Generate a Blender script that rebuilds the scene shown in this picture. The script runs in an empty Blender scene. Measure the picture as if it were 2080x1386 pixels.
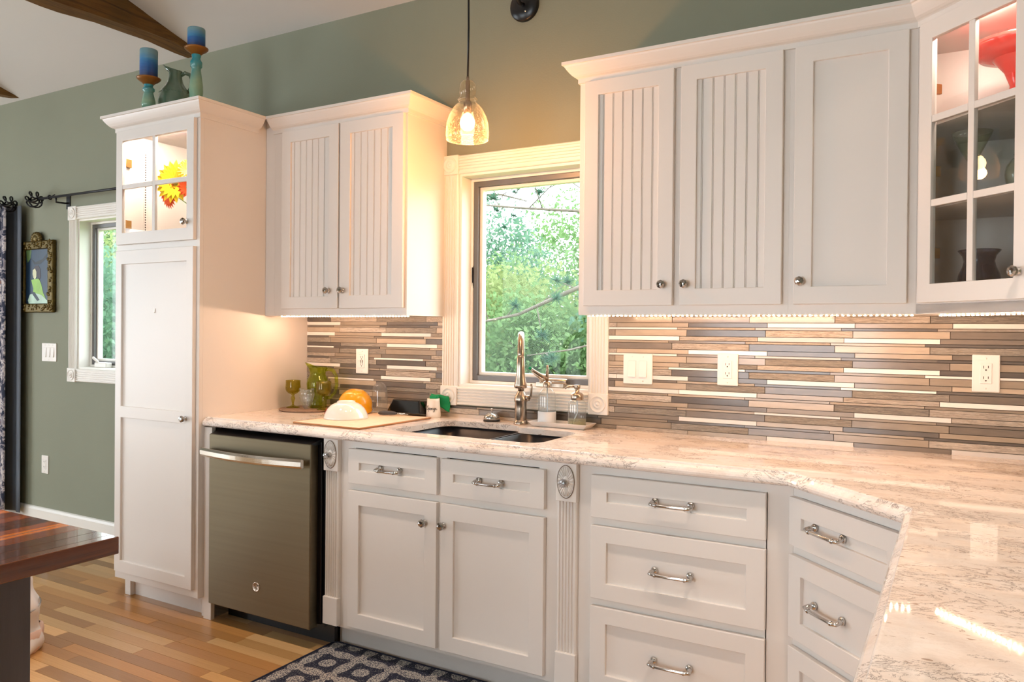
import bpy, bmesh, math, random
from mathutils import Vector, Matrix, noise as mnoise
from mathutils.geometry import tessellate_polygon
random.seed(7)
scene = bpy.context.scene
COL = scene.collection
PI = math.pi

# ------------------------------------------------------------------ camera
def make_camera():
    yaw, pitch, roll, f, py = 0.5222, -0.0058, 0.0087, 1579.85, 679.77
    fw = Vector((-math.sin(yaw) * math.cos(pitch), math.cos(yaw) * math.cos(pitch), math.sin(pitch)))
    r = Vector((math.cos(yaw), math.sin(yaw), 0)); u = r.cross(fw)
    r2 = r * math.cos(roll) + u * math.sin(roll); u2 = -r * math.sin(roll) + u * math.cos(roll)
    cam = bpy.data.cameras.new('camera'); cam.sensor_width = 36; cam.lens = f / 2080 * 36
    cam.shift_y = (py - 693) / 2080; cam.clip_start = 0.05
    o = bpy.data.objects.new('camera', cam); COL.objects.link(o)
    o.matrix_world = Matrix(((r2.x, u2.x, -fw.x, 2.9618), (r2.y, u2.y, -fw.y, -3.0075), (r2.z, u2.z, -fw.z, 1.3195), (0, 0, 0, 1)))
    scene.camera = o
make_camera()

# ------------------------------------------------------------------ world, daylight, exposure
world = bpy.data.worlds.new('overcast_sky'); scene.world = world; world.use_nodes = True
bg = world.node_tree.nodes['Background']
bg.inputs['Color'].default_value = (0.86, 0.94, 1.0, 1); bg.inputs['Strength'].default_value = 11.0
def area(name, loc, rot, sx, sy, power, col):
    l = bpy.data.lights.new(name, 'AREA'); l.shape = 'RECTANGLE'; l.size = sx; l.size_y = sy; l.energy = power; l.color = col
    o = bpy.data.objects.new(name, l); COL.objects.link(o); o.location = loc; o.rotation_euler = rot; return o
# fill lamps added in place of daylight at the unseen rear and left windows
area('daylight_fill_rear_a', (-2.6, -6.5, 1.05), (PI / 2, 0, 0), 1.9, 1.2, 12, (0.86, 0.93, 1.0))
area('daylight_fill_rear_b', (1.2, -6.5, 1.05), (PI / 2, 0, 0), 1.9, 1.2, 12, (0.9, 0.95, 1.0))
area('daylight_fill_left', (-5.1, -3.2, 1.2), (PI / 2, 0, -PI / 2), 2.6, 1.8, 32, (0.84, 0.93, 1.0))
# recessed ceiling lamps of the kitchen (their trim rings are built further down)
CANS = [(0.25, -1.5), (1.5, -1.45), (3.05, -1.45)]
def ceil_z(y): return 2.9 + 0.32 * (-y) if y > -3.3 else 2.9 + 0.32 * (6.6 + y)
for i, (x, y) in enumerate(CANS):
    l = bpy.data.lights.new('ceiling_lamp', 'SPOT'); l.energy = (150, 160, 230)[i]; l.spot_size = 1.12; l.spot_blend = 0.55; l.shadow_soft_size = 0.06; l.color = (1.0, 0.79, 0.65)
    o = bpy.data.objects.new('ceiling_lamp', l); COL.objects.link(o); o.location = (x, y, ceil_z(y) - 0.03)
scene.view_settings.view_transform = 'Standard'; scene.view_settings.look = 'None'
scene.view_settings.exposure = -0.58; scene.view_settings.gamma = 1.0; scene.view_settings.use_curve_mapping = False
scene.cycles.use_denoising = True
scene.cycles.max_bounces = 8; scene.cycles.transparent_max_bounces = 20; scene.cycles.adaptive_threshold = .02
scene.cycles.sample_clamp_indirect = 6.0; scene.cycles.caustics_reflective = False; scene.cycles.caustics_refractive = False

# ------------------------------------------------------------------ materials
def lin(c):
    if isinstance(c, str):
        c = tuple(int(c[i:i + 2], 16) / 255 for i in (1, 3, 5))
        return tuple((v / 12.92 if v <= .04045 else ((v + .055) / 1.055) ** 2.4) for v in c)
    return tuple(c)
class NT:
    def __init__(s, name):
        s.m = bpy.data.materials.new(name); s.m.use_nodes = True; s.t = s.m.node_tree; s.t.nodes.clear()
        s.out = s.n('ShaderNodeOutputMaterial')
    def n(s, typ, **kw):
        nd = s.t.nodes.new(typ)
        for k, v in kw.items(): setattr(nd, k, v)
        return nd
    def l(s, a, b): s.t.links.new(a, b)
    def set(s, sock, v):
        if hasattr(v, 'is_linked') or isinstance(v, bpy.types.NodeSocket): s.l(v, sock)
        elif isinstance(v, (tuple, list)) and len(v) == 3 and sock.type == 'RGBA': sock.default_value = (*v, 1)
        else: sock.default_value = v
    def math(s, op, a, b=None, c=None):
        nd = s.n('ShaderNodeMath', operation=op)
        for i, v in enumerate((a, b, c)):
            if v is not None: s.set(nd.inputs[i], v)
        return nd.outputs[0]
    def coord(s, kind='Object', scale=(1, 1, 1), loc=(0, 0, 0), rnd=0.0):
        tc = s.n('ShaderNodeTexCoord'); mp = s.n('ShaderNodeMapping')
        s.l(tc.outputs[kind], mp.inputs['Vector']); mp.inputs['Scale'].default_value = scale; mp.inputs['Location'].default_value = loc
        if rnd:
            oi = s.n('ShaderNodeObjectInfo'); cx = s.n('ShaderNodeCombineXYZ')
            r = s.math('MULTIPLY', oi.outputs['Random'], rnd)
            for i in range(3): s.l(r, cx.inputs[i])
            s.l(cx.outputs[0], mp.inputs['Location'])
        return mp.outputs[0]
    def noise(s, vec, scale=5, detail=4, rough=.55, dist=0):
        nd = s.n('ShaderNodeTexNoise'); s.l(vec, nd.inputs['Vector'])
        nd.inputs['Scale'].default_value = scale; nd.inputs['Detail'].default_value = detail
        nd.inputs['Roughness'].default_value = rough; nd.inputs['Distortion'].default_value = dist
        return nd.outputs['Fac']
    def ramp(s, fac, stops, interp='LINEAR'):
        nd = s.n('ShaderNodeValToRGB'); s.l(fac, nd.inputs[0]); cr = nd.color_ramp; cr.interpolation = interp
        while len(cr.elements) < len(stops): cr.elements.new(.5)
        for e, (p, c) in zip(cr.elements, stops): e.position = p; e.color = (*lin(c), 1) if len(lin(c)) == 3 else c
        return nd.outputs[0]
    def mix(s, fac, a, b, blend='MIX'):
        nd = s.n('ShaderNodeMix', data_type='RGBA', blend_type=blend)
        s.set(nd.inputs[0], fac); s.set(nd.inputs[6], a); s.set(nd.inputs[7], b)
        return nd.outputs[2]
    def bump(s, h, strength=.2, dist=.002):
        nd = s.n('ShaderNodeBump'); s.l(h, nd.inputs['Height']); nd.inputs['Strength'].default_value = strength; nd.inputs['Distance'].default_value = dist
        return nd.outputs[0]
    def bsdf(s, color, rough=.5, metal=0., coat=0., spec=.5, normal=None, trans=0., sheen=0., sub=0.):
        b = s.n('ShaderNodeBsdfPrincipled'); s.set(b.inputs['Base Color'], color if not isinstance(color, str) else lin(color))
        s.set(b.inputs['Roughness'], rough); b.inputs['Metallic'].default_value = metal
        b.inputs['Coat Weight'].default_value = coat; b.inputs['Coat Roughness'].default_value = .05; b.inputs['Specular IOR Level'].default_value = spec
        b.inputs['Transmission Weight'].default_value = trans; b.inputs['Sheen Weight'].default_value = sheen
        if normal is not None: s.l(normal, b.inputs['Normal'])
        return b.outputs[0]
    def done(s, sh): s.l(sh, s.out.inputs['Surface']); return s.m

def P(name, color, rough=.5, metal=0., coat=0., var=.06, vscale=8, stretch=(1, 1, 1), bump=0., bscale=60, spec=.5, rnd=0., sheen=0.):
    """plain surface: colour with a slight mottling and an optional fine relief"""
    t = NT(name); c = lin(color); v = t.coord('Object', stretch, rnd=rnd)
    f = t.noise(v, vscale, 5)
    col = t.ramp(f, [(.25, tuple(x * (1 - var) for x in c)), (.75, tuple(min(1, x * (1 + var)) for x in c))])
    nrm = t.bump(t.noise(v, bscale, 4), bump) if bump else None
    return t.done(t.bsdf(col, rough, metal, coat, spec, nrm, sheen=sheen))
def glass(name, tint=(1, 1, 1), gloss=.05, body=0., bodycol=(1, 1, 1), ior=1.45, speck=False, edge=.3):
    """thin clear or tinted glass: tinted transparency under a fresnel reflection"""
    t = NT(name); tr = t.n('ShaderNodeBsdfTransparent'); t.set(tr.inputs[0], lin(tint)); g = t.n('ShaderNodeBsdfGlossy'); g.inputs['Roughness'].default_value = gloss
    lw = t.n('ShaderNodeLayerWeight'); lw.inputs[0].default_value = .5; f0 = ((ior - 1) / (ior + 1)) ** 2
    fr = t.math('ADD', t.math('MULTIPLY', t.math('POWER', lw.outputs['Facing'], 5.), 1 - f0), f0)
    base = tr.outputs[0]
    if body:
        b = t.bsdf(lin(bodycol), .2); mx = t.n('ShaderNodeMixShader')
        fac = t.math('ADD', t.math('MULTIPLY', t.math('POWER', lw.outputs['Facing'], 4.), edge), body)
        if speck:
            nz = t.noise(t.coord(), 260, 2); fac = t.math('ADD', t.math('MULTIPLY', t.math('GREATER_THAN', nz, .58), .09), fac)
        t.set(mx.inputs[0], fac); t.l(base, mx.inputs[1]); t.l(b, mx.inputs[2]); base = mx.outputs[0]
    mx = t.n('ShaderNodeMixShader'); t.l(fr, mx.inputs[0]); t.l(base, mx.inputs[1]); t.l(g.outputs[0], mx.inputs[2])
    return t.done(mx.outputs[0])
def emit(name, color, strength):
    t = NT(name); e = t.n('ShaderNodeEmission'); t.set(e.inputs[0], lin(color)); e.inputs[1].default_value = strength
    return t.done(e.outputs[0])
def wood(name, c1, c2, rough=.35, coat=.3, axis='x', scale=1., dark=None):
    t = NT(name); st = {'x': (1.2, 22, 22), 'y': (22, 1.2, 22), 'z': (22, 22, 1.2)}[axis]
    v = t.coord('Object', tuple(q * scale for q in st), rnd=37.)
    f = t.noise(v, 2.2, 6, .6, .9); g = t.noise(v, 9, 3, .5, .2)
    oi = t.n('ShaderNodeObjectInfo')
    col = t.ramp(f, [(.3, c1), (.55, c2), (.75, tuple(x * .8 for x in lin(c1)))])
    col = t.mix(t.math('MULTIPLY', t.math('GREATER_THAN', g, .62), .25), col, lin(dark or c1))
    k = t.math('ADD', t.math('MULTIPLY', oi.outputs['Random'], .34), .83)
    hs = t.n('ShaderNodeHueSaturation'); t.l(col, hs.inputs['Color']); t.l(k, hs.inputs['Value'])
    return t.done(t.bsdf(hs.outputs[0], rough, 0, coat, normal=t.bump(g, .06)))

M = {}
M['white'] = P('white_cabinet_paint', '#e6e0da', .38, var=.012, vscale=2)
M['trim'] = P('white_trim_paint', '#ebe6de', .4, var=.01, vscale=2)
M['wall'] = P('sage_wall_paint', '#878976', .75, var=.05, vscale=1.5, bump=.35, bscale=140)
M['outer_wall'] = P('exterior_siding', '#b9b4a8', .8)
M['ceil'] = P('ceiling_paint', '#cfccc7', .85, var=.02, vscale=1, bump=.15, bscale=90)
M['chrome'] = P('polished_chrome', '#c8c6c4', .12, 1., var=.02)
M['nickel'] = P('brushed_nickel', '#b3a393', .27, 1., var=.06, vscale=20, stretch=(1, 1, .15))
M['slate'] = P('slate_steel', '#786d58', .36, .95, var=.05, vscale=6, stretch=(.2, 1, 14))
M['steel_bar'] = P('handle_steel', '#d9d2c8', .2, 1., var=.02)
M['black'] = P('black_plastic', '#0d0d10', .3, var=.1)
M['iron'] = P('black_iron', '#17161a', .45, .4, var=.1)
M['sink'] = P('dark_granite_sink', '#2b2a2e', .35, .3, var=.15, vscale=30)
M['plate'] = P('white_wall_plate', '#efe9e2', .35, var=.01)
M['slot'] = P('dark_slot', '#3a2a24', .6, var=.05)
M['grout'] = P('grey_brown_grout', '#6e5f50', .9, var=.1, vscale=60, bump=.2)
M['frame_grey'] = P('grey_window_frame', '#6f6d6e', .4, .3, var=.04)
M['glass'] = glass('window_glass', (.97, .99, .98), .0, ior=1.2)
M['pane'] = glass('cabinet_glass', (.96, .97, .96), .0)
M['clear'] = glass('clear_glass', (.92, .94, .94), .02, .06, (.9, .95, 1), 1.75)
M['crystal'] = glass('crystal_knob', (.75, .76, .78), .02, .12, (.8, .8, .8), 1.9)
M['seeded'] = glass('seeded_glass', (.98, .93, .84), .03, .010, (1, .88, .74), 1.5, speck=True, edge=.55)
M['green_glass'] = glass('olive_glass', (.80, .84, .32), .03, .10, (.42, .46, .03), 1.5)
M['amber_glass'] = glass('amber_green_glass', (.78, .72, .28), .03, .12, (.42, .36, .03), 1.5)
M['smoke_glass'] = glass('smoked_glass', (.45, .47, .55), .02, .1, (.12, .13, .2), 1.6)
M['martini'] = glass('pale_green_glass', (.93, .95, .90), .02, .03, (.8, .88, .7), 1.5, edge=.15)
M['stem_green'] = glass('green_stem', (.25, .55, .12), .03, .3, (.1, .4, .03), 1.5)
M['led'] = emit('led_emitter', (1.0, .61, .38), 560.)
M['led_cab'] = emit('cabinet_led', (1.0, .80, .67), 230.)
M['bulb'] = emit('bulb_glow', (1.0, .72, .40), 60.)
M['lens'] = emit('can_lens', (1.0, .82, .66), 4.)
M['tape'] = P('led_tape', '#e8dfc8', .5)
M['candle'] = None
M['rubber'] = P('dark_grey_rubber', '#46474d', .5)
M['mat'] = P('drying_mat', '#e3cdb2', .85, var=.1, vscale=40, bump=.3, bscale=200)
M['enamel'] = P('white_enamel', '#f1ece4', .12, coat=.6, var=.01)
M['yellow'] = P('yellow_enamel', '#f0a818', .22, coat=.4, var=.03)
M['red'] = P('red_enamel', '#b8322c', .3)
M['coral'] = P('coral_ceramic', '#e8483f', .2, coat=.5)
M['blackgloss'] = P('black_gloss', '#0a0909', .08, coat=.8)
M['greencloth'] = P('green_sponge_cloth', '#0f9058', .9, bump=.5, bscale=250)
M['ceramic'] = P('cream_ceramic', '#ece2d6', .35)
M['ink'] = P('black_ink', '#1a1614', .5)
M['walnut_paint'] = P('grey_painted_wood', '#4b4c54', .6, var=.25, vscale=3, stretch=(6, 6, .6), bump=.3, bscale=30)
M['cork'] = P('woven_trivet', '#8a705c', .8, var=.25, vscale=60, bump=.5, bscale=160)
M['bagcloth'] = P('white_bag_cloth', '#efeff2', .8, var=.04, bump=.2)
M['pinkcloth'] = P('blush_cloth', '#e6c9bb', .85)
M['bronze_dish'] = P('amber_dish', '#8e5a1d', .35, .3, var=.2)
M['celadon'] = P('celadon_glaze', '#5d7460', .15, coat=.7, var=.15, vscale=12)
M['gold'] = P('old_gilt', '#5b4a1c', .4, .6, var=.45, vscale=60, bump=.8, bscale=90)
M['brass'] = P('brass_hinge', '#b38a50', .35, .9)
M['soap'] = glass('soap_liquid', (.78, .74, .50), .02, .25, (.62, .58, .32))
M['silicone'] = P('frosted_silicone', '#e4e6e8', .4)
M['bluewhite'] = P('pale_tube', '#cfe0ee', .3)

def m_tile(name, kind, c1, c2):
    t = NT(name); v = t.coord('Object', (3, 1, 1), rnd=50.)
    oi = t.n('ShaderNodeObjectInfo'); k = t.math('ADD', t.math('MULTIPLY', oi.outputs['Random'], .28), .86)
    if kind == 'grain':
        vs = t.coord('Object', (.9, 1, 1.7), rnd=50.); f = t.noise(vs, 4.5, 5, .65, .8)
        col = t.ramp(f, [(.34, c1), (.47, c2), (.56, c1), (.68, c2)]); nrm = t.bump(f, .5, .004); rough = .35
    else:
        col = t.ramp(t.noise(v, 1.5, 2), [(.3, c1), (.7, c2)]); nrm = None; rough = .17 if kind == 'glass' else .22
    hs = t.n('ShaderNodeHueSaturation'); t.l(col, hs.inputs['Color']); t.l(k, hs.inputs['Value'])
    return t.done(t.bsdf(hs.outputs[0], rough, 0, 0.15 if kind == 'glass' else 0., normal=nrm))
TILE = {
    'white': m_tile('white_tile', 'plain', '#f3ebe2', '#eee4da'),
    'sand': m_tile('sand_glass_tile', 'glass', '#bba994', '#b09f8b'),
    'tan': m_tile('tan_glass_tile', 'glass', '#a0917f', '#958777'),
    'taupe': m_tile('taupe_glass_tile', 'glass', '#85796d', '#7b7167'),
    'slate': m_tile('slate_glass_tile', 'glass', '#6c645d', '#635c57'),
    'grain_l': m_tile('pale_grain_tile', 'grain', '#8f8274', '#cdbfae'),
    'grain_d': m_tile('dark_grain_tile', 'grain', '#6f665e', '#a39888'),
}
def m_quartz():
    t = NT('cream_quartz'); v = t.coord('Object', (1, 1.8, 1.8))
    base = t.ramp(t.noise(v, 7, 6, .6, .6), [(.3, '#ecdccf'), (.5, '#f5eae1'), (.7, '#f9f2ec')])
    f = t.noise(v, 20, 8, .68, 1.2)
    col = t.mix(t.math('MULTIPLY', t.math('SUBTRACT', 1., t.math('SMOOTH_MIN', t.math('MULTIPLY', t.math('ABSOLUTE', t.math('SUBTRACT', f, .5)), 26.), 1., .2)), .13), base, lin('#b09a88'))
    g = t.noise(v, 9, 9, .72, 2.4); h = t.noise(v, 4.5, 3)
    vein = t.math('MULTIPLY', t.math('LESS_THAN', t.math('ABSOLUTE', t.math('SUBTRACT', g, .5)), .013), t.math('GREATER_THAN', h, .49))
    col = t.mix(t.math('MULTIPLY', vein, .68), col, lin('#5c483d'))
    fl = t.noise(t.coord('Object', (1, 3, 3), (3, 1, 2)), 28, 3)
    col = t.mix(t.math('MULTIPLY', t.math('GREATER_THAN', fl, .685), .7), col, lin('#9c7a5e'))
    return t.done(t.bsdf(col, .035, 0, .1))
M['quartz'] = m_quartz()
M['oak'] = [wood('oak_plank_a', '#b88a54', '#d2a469'), wood('oak_plank_b', '#a5733d', '#c08c50'), wood('oak_plank_c', '#c79a62', '#deb57e'), wood('oak_plank_d', '#96663a', '#b08350')]
M['butcher'] = [wood('walnut_strip_a', '#4a2412', '#6e3717', .22, .6, 'y'), wood('walnut_strip_b', '#6b2f14', '#8e4a1f', .22, .6, 'y'), wood('walnut_strip_c', '#3a1d10', '#552b15', .22, .6, 'y'), wood('cherry_strip', '#a4571f', '#c9772f', .22, .6, 'y')]
M['block_edge'] = wood('walnut_edge', '#4a2a10', '#6b4218', .35, .3, 'x')
M['beam'] = wood('hewn_beam_wood', '#4a3210', '#7a5520', .75, 0., 'y', .6, '#2a1c0a')
M['bark'] = P('pine_bark', '#6d6158', .9, var=.3, vscale=14, stretch=(1, 1, .3), bump=.8, bscale=30)
def m_floor():
    t = NT('oak_floor'); v = t.coord('Object', (1, 1, 1)); b = t.n('ShaderNodeTexBrick'); t.l(v, b.inputs['Vector'])
    b.inputs['Scale'].default_value = 1; b.inputs['Brick Width'].default_value = .8; b.inputs['Row Height'].default_value = .058; b.inputs['Mortar Size'].default_value = .0008
    t.set(b.inputs['Color1'], lin('#b88a54')); t.set(b.inputs['Color2'], lin('#c99c62')); t.set(b.inputs['Mortar'], lin('#4a3018'))
    return t.done(t.bsdf(b.outputs['Color'], .3, 0, .3))
M['floor'] = m_floor()
def m_rug():
    t = NT('navy_lattice_rug'); c = .17
    tc = t.n('ShaderNodeTexCoord'); sp = t.n('ShaderNodeSeparateXYZ'); t.l(tc.outputs['Object'], sp.inputs[0])
    px = t.math('MULTIPLY', sp.outputs[0], 1 / c); py = t.math('MULTIPLY', sp.outputs[1], 1 / c)
    fx = t.math('FRACT', px); fy = t.math('FRACT', py)
    def d(cx, cy): 
        a = t.math('SUBTRACT', fx, cx); b = t.math('SUBTRACT', fy, cy)
        return t.math('SQRT', t.math('ADD', t.math('MULTIPLY', a, a), t.math('MULTIPLY', b, b)))
    dd = [d(0, 0), d(1, 0), d(0, 1), d(1, 1)]
    cnt = None
    for q in dd:
        i = t.math('LESS_THAN', q, .66); cnt = i if cnt is None else t.math('ADD', cnt, i)
    lens = t.math('GREATER_THAN', cnt, 1.5)
    dot = t.math('LESS_THAN', d(.5, .5), .19); dot2 = None
    for q in dd:
        i = t.math('LESS_THAN', q, .2); dot2 = i if dot2 is None else t.math('MAXIMUM', dot2, i)
    pat = t.math('MAXIMUM', lens, t.math('MAXIMUM', dot, dot2))
    w = t.n('ShaderNodeTexVoronoi'); w.inputs['Scale'].default_value = 150; t.l(t.coord('Object', (1, 1.5, 1)), w.inputs['Vector'])
    weave = t.math('LESS_THAN', w.outputs['Distance'], .5); spk = t.math('GREATER_THAN', t.noise(t.coord(), 190, 1), .62)
    navy = t.mix(t.math('MULTIPLY', spk, .6), lin('#171c33'), lin('#8e8c88'))
    beige = t.mix(weave, lin('#5a5a64'), lin('#bdb7ad'))
    return t.done(t.bsdf(t.mix(pat, navy, beige), .95, normal=t.bump(w.outputs['Distance'], .6, .003)))
M['rug'] = m_rug()
def m_curtain():
    t = NT('floral_curtain'); v = t.coord('Object', (1, 1, 1))
    a = t.noise(v, 11, 4, .6, 1.5)
    col = t.ramp(a, [(.36, '#2d3246'), (.46, '#8d8790'), (.53, '#c9c0bf'), (.6, '#6b6a7c'), (.68, '#8a6a5c')], 'CONSTANT')
    return t.done(t.bsdf(col, .9))
M['curtain'] = m_curtain(); M['lining'] = P('slate_lining', '#666d78', .9)
def m_candle():
    t = NT('ombre_candle'); tc = t.n('ShaderNodeTexCoord'); sp = t.n('ShaderNodeSeparateXYZ'); t.l(tc.outputs['Generated'], sp.inputs[0])
    f = t.math('ADD', sp.outputs[2], t.math('MULTIPLY', t.math('SUBTRACT', t.noise(t.coord('Object', (4, 4, 30)), 3, 4), .5), .35))
    return t.done(t.bsdf(t.ramp(f, [(.1, '#0f2d63'), (.45, '#1d5a9c'), (.62, '#3c7fae'), (.85, '#6e94a0')]), .45))
M['candle'] = m_candle()
def m_stick():
    t = NT('turquoise_glaze'); tc = t.n('ShaderNodeTexCoord'); sp = t.n('ShaderNodeSeparateXYZ'); t.l(tc.outputs['Generated'], sp.inputs[0])
    f = t.math('ADD', sp.outputs[2], t.math('MULTIPLY', t.math('SUBTRACT', t.noise(t.coord('Object', (8, 8, 8)), 3, 4), .5), .3))
    return t.done(t.bsdf(t.ramp(f, [(.1, '#5f9a86'), (.5, '#8aa98d'), (.75, '#5f938c'), (.9, '#2b8a98')]), .25, coat=.4))
M['stick'] = m_stick()
def m_leaf(name, c1, c2):
    t = NT(name); f = t.noise(t.coord('Object', (1, 1, 1)), 3.5, 5); col = t.ramp(f, [(.3, c1), (.7, c2)])
    d = t.n('ShaderNodeBsdfDiffuse'); t.l(col, d.inputs[0]); tr = t.n('ShaderNodeBsdfTranslucent'); t.l(col, tr.inputs[0])
    mx = t.n('ShaderNodeMixShader'); mx.inputs[0].default_value = .4; t.l(d.outputs[0], mx.inputs[1]); t.l(tr.outputs[0], mx.inputs[2]); return t.done(mx.outputs[0])
LEAF = [m_leaf('leaf_green', '#5c794e', '#839b6b'), m_leaf('leaf_blue_green', '#51725e', '#78957e'), m_leaf('leaf_yellow', '#778753', '#9ba474'), m_leaf('needle_green', '#3a5c4a', '#5f7e69')]
M['grassy'] = m_leaf('grass_green', '#708b52', '#9bac76'); M['soil'] = P('meadow_soil', '#8aa860', .95, var=.2, vscale=2)

# ------------------------------------------------------------------ mesh builder
class MB:
    def __init__(s): s.v = []; s.f = []; s.mi = []; s.smooth = []
    def add(s, vs, fs, mi=0, smooth=False):
        b = len(s.v); s.v += [tuple(p) for p in vs]
        for f in fs: s.f.append(tuple(b + i for i in f)); s.mi.append(mi); s.smooth.append(smooth)
        return s
    def box(s, x0, x1, y0, y1, z0, z1, mi=0):
        return s.add([(x0, y0, z0), (x1, y0, z0), (x1, y1, z0), (x0, y1, z0), (x0, y0, z1), (x1, y0, z1), (x1, y1, z1), (x0, y1, z1)],
                     [(3, 2, 1, 0), (4, 5, 6, 7), (0, 1, 5, 4), (1, 2, 6, 5), (2, 3, 7, 6), (3, 0, 4, 7)], mi)
    def lathe(s, prof, n=28, c=(0, 0, 0), axis='z', mi=0, smooth=True, sx=1., sy=1., rib=None):
        """prof: (radius, height) list, open; closed at the ends where radius is 0"""
        vs = []; fs = []
        for r, h in prof:
            for k in range(n):
                a = 2 * PI * k / n; rr = r * (1 + (rib(a, h) if rib else 0))
                x, y = rr * math.cos(a) * sx, rr * math.sin(a) * sy
                p = {'z': (x, y, h), 'y': (x, -h, y), 'x': (h, x, y)}[axis]
                vs.append((c[0] + p[0], c[1] + p[1], c[2] + p[2]))
        for i in range(len(prof) - 1):
            for k in range(n):
                fs.append((i * n + k, i * n + (k + 1) % n, (i + 1) * n + (k + 1) % n, (i + 1) * n + k))
        return s.add(vs, fs, mi, smooth)
    def tube(s, path, r, n=10, mi=0, smooth=True, cap=True):
        pts = [Vector(p) for p in path]; rs = r if isinstance(r, (list, tuple)) else [r] * len(pts)
        vs = []; fs = []; prev = None
        for i, p in enumerate(pts):
            t = (pts[min(i + 1, len(pts) - 1)] - pts[max(i - 1, 0)]).normalized()
            if prev is None: a = t.orthogonal().normalized()
            else: a = (prev - t * prev.dot(t)).normalized()
            prev = a; b = t.cross(a)
            for k in range(n):
                q = 2 * PI * k / n; vs.append(p + (a * math.cos(q) + b * math.sin(q)) * rs[i])
        for i in range(len(pts) - 1):
            for k in range(n): fs.append((i * n + k, i * n + (k + 1) % n, (i + 1) * n + (k + 1) % n, (i + 1) * n + k))
        if cap: fs += [tuple(range(n))[::-1], tuple((len(pts) - 1) * n + k for k in range(n))]
        return s.add(vs, fs, mi, smooth)
    def prism(s, poly, y0, y1, mi=0):
        """poly in (x, z), extruded along y"""
        n = len(poly); vs = [(x, y0, z) for x, z in poly] + [(x, y1, z) for x, z in poly]
        return s.add(vs, [tuple(range(n))[::-1], tuple(range(n, 2 * n))] + [(i, (i + 1) % n, n + (i + 1) % n, n + i) for i in range(n)], mi)
    def slab(s, poly, z0, z1, mi=0):
        n = len(poly); vs = [(x, y, z0) for x, y in poly] + [(x, y, z1) for x, y in poly]
        return s.add(vs, [tuple(range(n))[::-1], tuple(range(n, 2 * n))] + [(i, (i + 1) % n, n + (i + 1) % n, n + i) for i in range(n)], mi)
    def sweep(s, prof, path, mi=0, m0=None, m1=None, cap=True):
        """plan path (x, y); prof (d, z) with d measured to the right-hand side of the path; mitred"""
        P2 = [Vector(p) for p in path]; N = []
        for i in range(len(P2) - 1):
            t = (P2[i + 1] - P2[i]).normalized(); N.append(Vector((t.y, -t.x)))
        off = []
        for i in range(len(P2)):
            if i == 0: off.append(Vector(m0) if m0 else N[0])
            elif i == len(P2) - 1: off.append(Vector(m1) if m1 else N[-1])
            else: off.append((N[i - 1] + N[i]) / (1 + N[i - 1].dot(N[i])))
        vs = []; fs = []; n = len(prof)
        for p, o in zip(P2, off):
            for d, z in prof: q = p + o * d; vs.append((q.x, q.y, z))
        for i in range(len(P2) - 1):
            for k in range(n - 1): fs.append((i * n + k, i * n + k + 1, (i + 1) * n + k + 1, (i + 1) * n + k))
        if cap: fs += [tuple(range(n)), tuple((len(P2) - 1) * n + k for k in range(n))[::-1]]
        return s.add(vs, fs, mi)
    def xform(s, mat): s.v = [tuple(mat @ Vector(p)) for p in s.v]; return s

def obj(name, mb, mats, parent=None, bevel=0., loc=(0, 0, 0), label=None, seg=2, thick=0., sub=0):
    me = bpy.data.meshes.new(name); me.from_pydata(mb.v, [], mb.f)
    for mt in (mats if isinstance(mats, (list, tuple)) else [mats]): me.materials.append(mt)
    me.polygons.foreach_set('material_index', mb.mi); me.polygons.foreach_set('use_smooth', mb.smooth)
    bm = bmesh.new(); bm.from_mesh(me); bmesh.ops.remove_doubles(bm, verts=bm.verts, dist=1e-6); bmesh.ops.recalc_face_normals(bm, faces=bm.faces); bm.to_mesh(me); bm.free()
    me.update()
    o = bpy.data.objects.new(name, me); COL.objects.link(o); o.parent = parent; o.location = loc
    if bevel:
        b = o.modifiers.new('edge', 'BEVEL'); b.width = bevel; b.segments = seg; b.limit_method = 'ANGLE'; b.angle_limit = .7
    if thick:
        b = o.modifiers.new('wall', 'SOLIDIFY'); b.thickness = thick; b.offset = 0
    if sub:
        b = o.modifiers.new('smooth', 'SUBSURF'); b.levels = sub; b.render_levels = sub
    if label: o['label'] = label
    return o
def tag(o, label, cat=None, group=None, kind=None):
    if label: o['label'] = label
    if cat: o['category'] = cat
    if group: o['group'] = group
    if kind: o['kind'] = kind
    return o
def thing(name, label, cat, loc=(0, 0, 0), rotz=0., group=None):
    o = bpy.data.objects.new(name, None); COL.objects.link(o); o.location = loc; o.rotation_euler = (0, 0, rotz); o.empty_display_size = .05
    return tag(o, label, cat, group)
def struct(name, loc=(0, 0, 0), label=None):
    o = bpy.data.objects.new(name, None); COL.objects.link(o); o.location = loc; o['kind'] = 'structure'
    if label: o['label'] = label
    return o
def link_copy(src, parent, loc=None, scale=None, rot=None, name=None):
    o = src.copy(); COL.objects.link(o); o.parent = parent
    if loc is not None: o.location = loc
    if scale is not None: o.scale = scale
    if rot is not None: o.rotation_euler = rot
    return o

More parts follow.
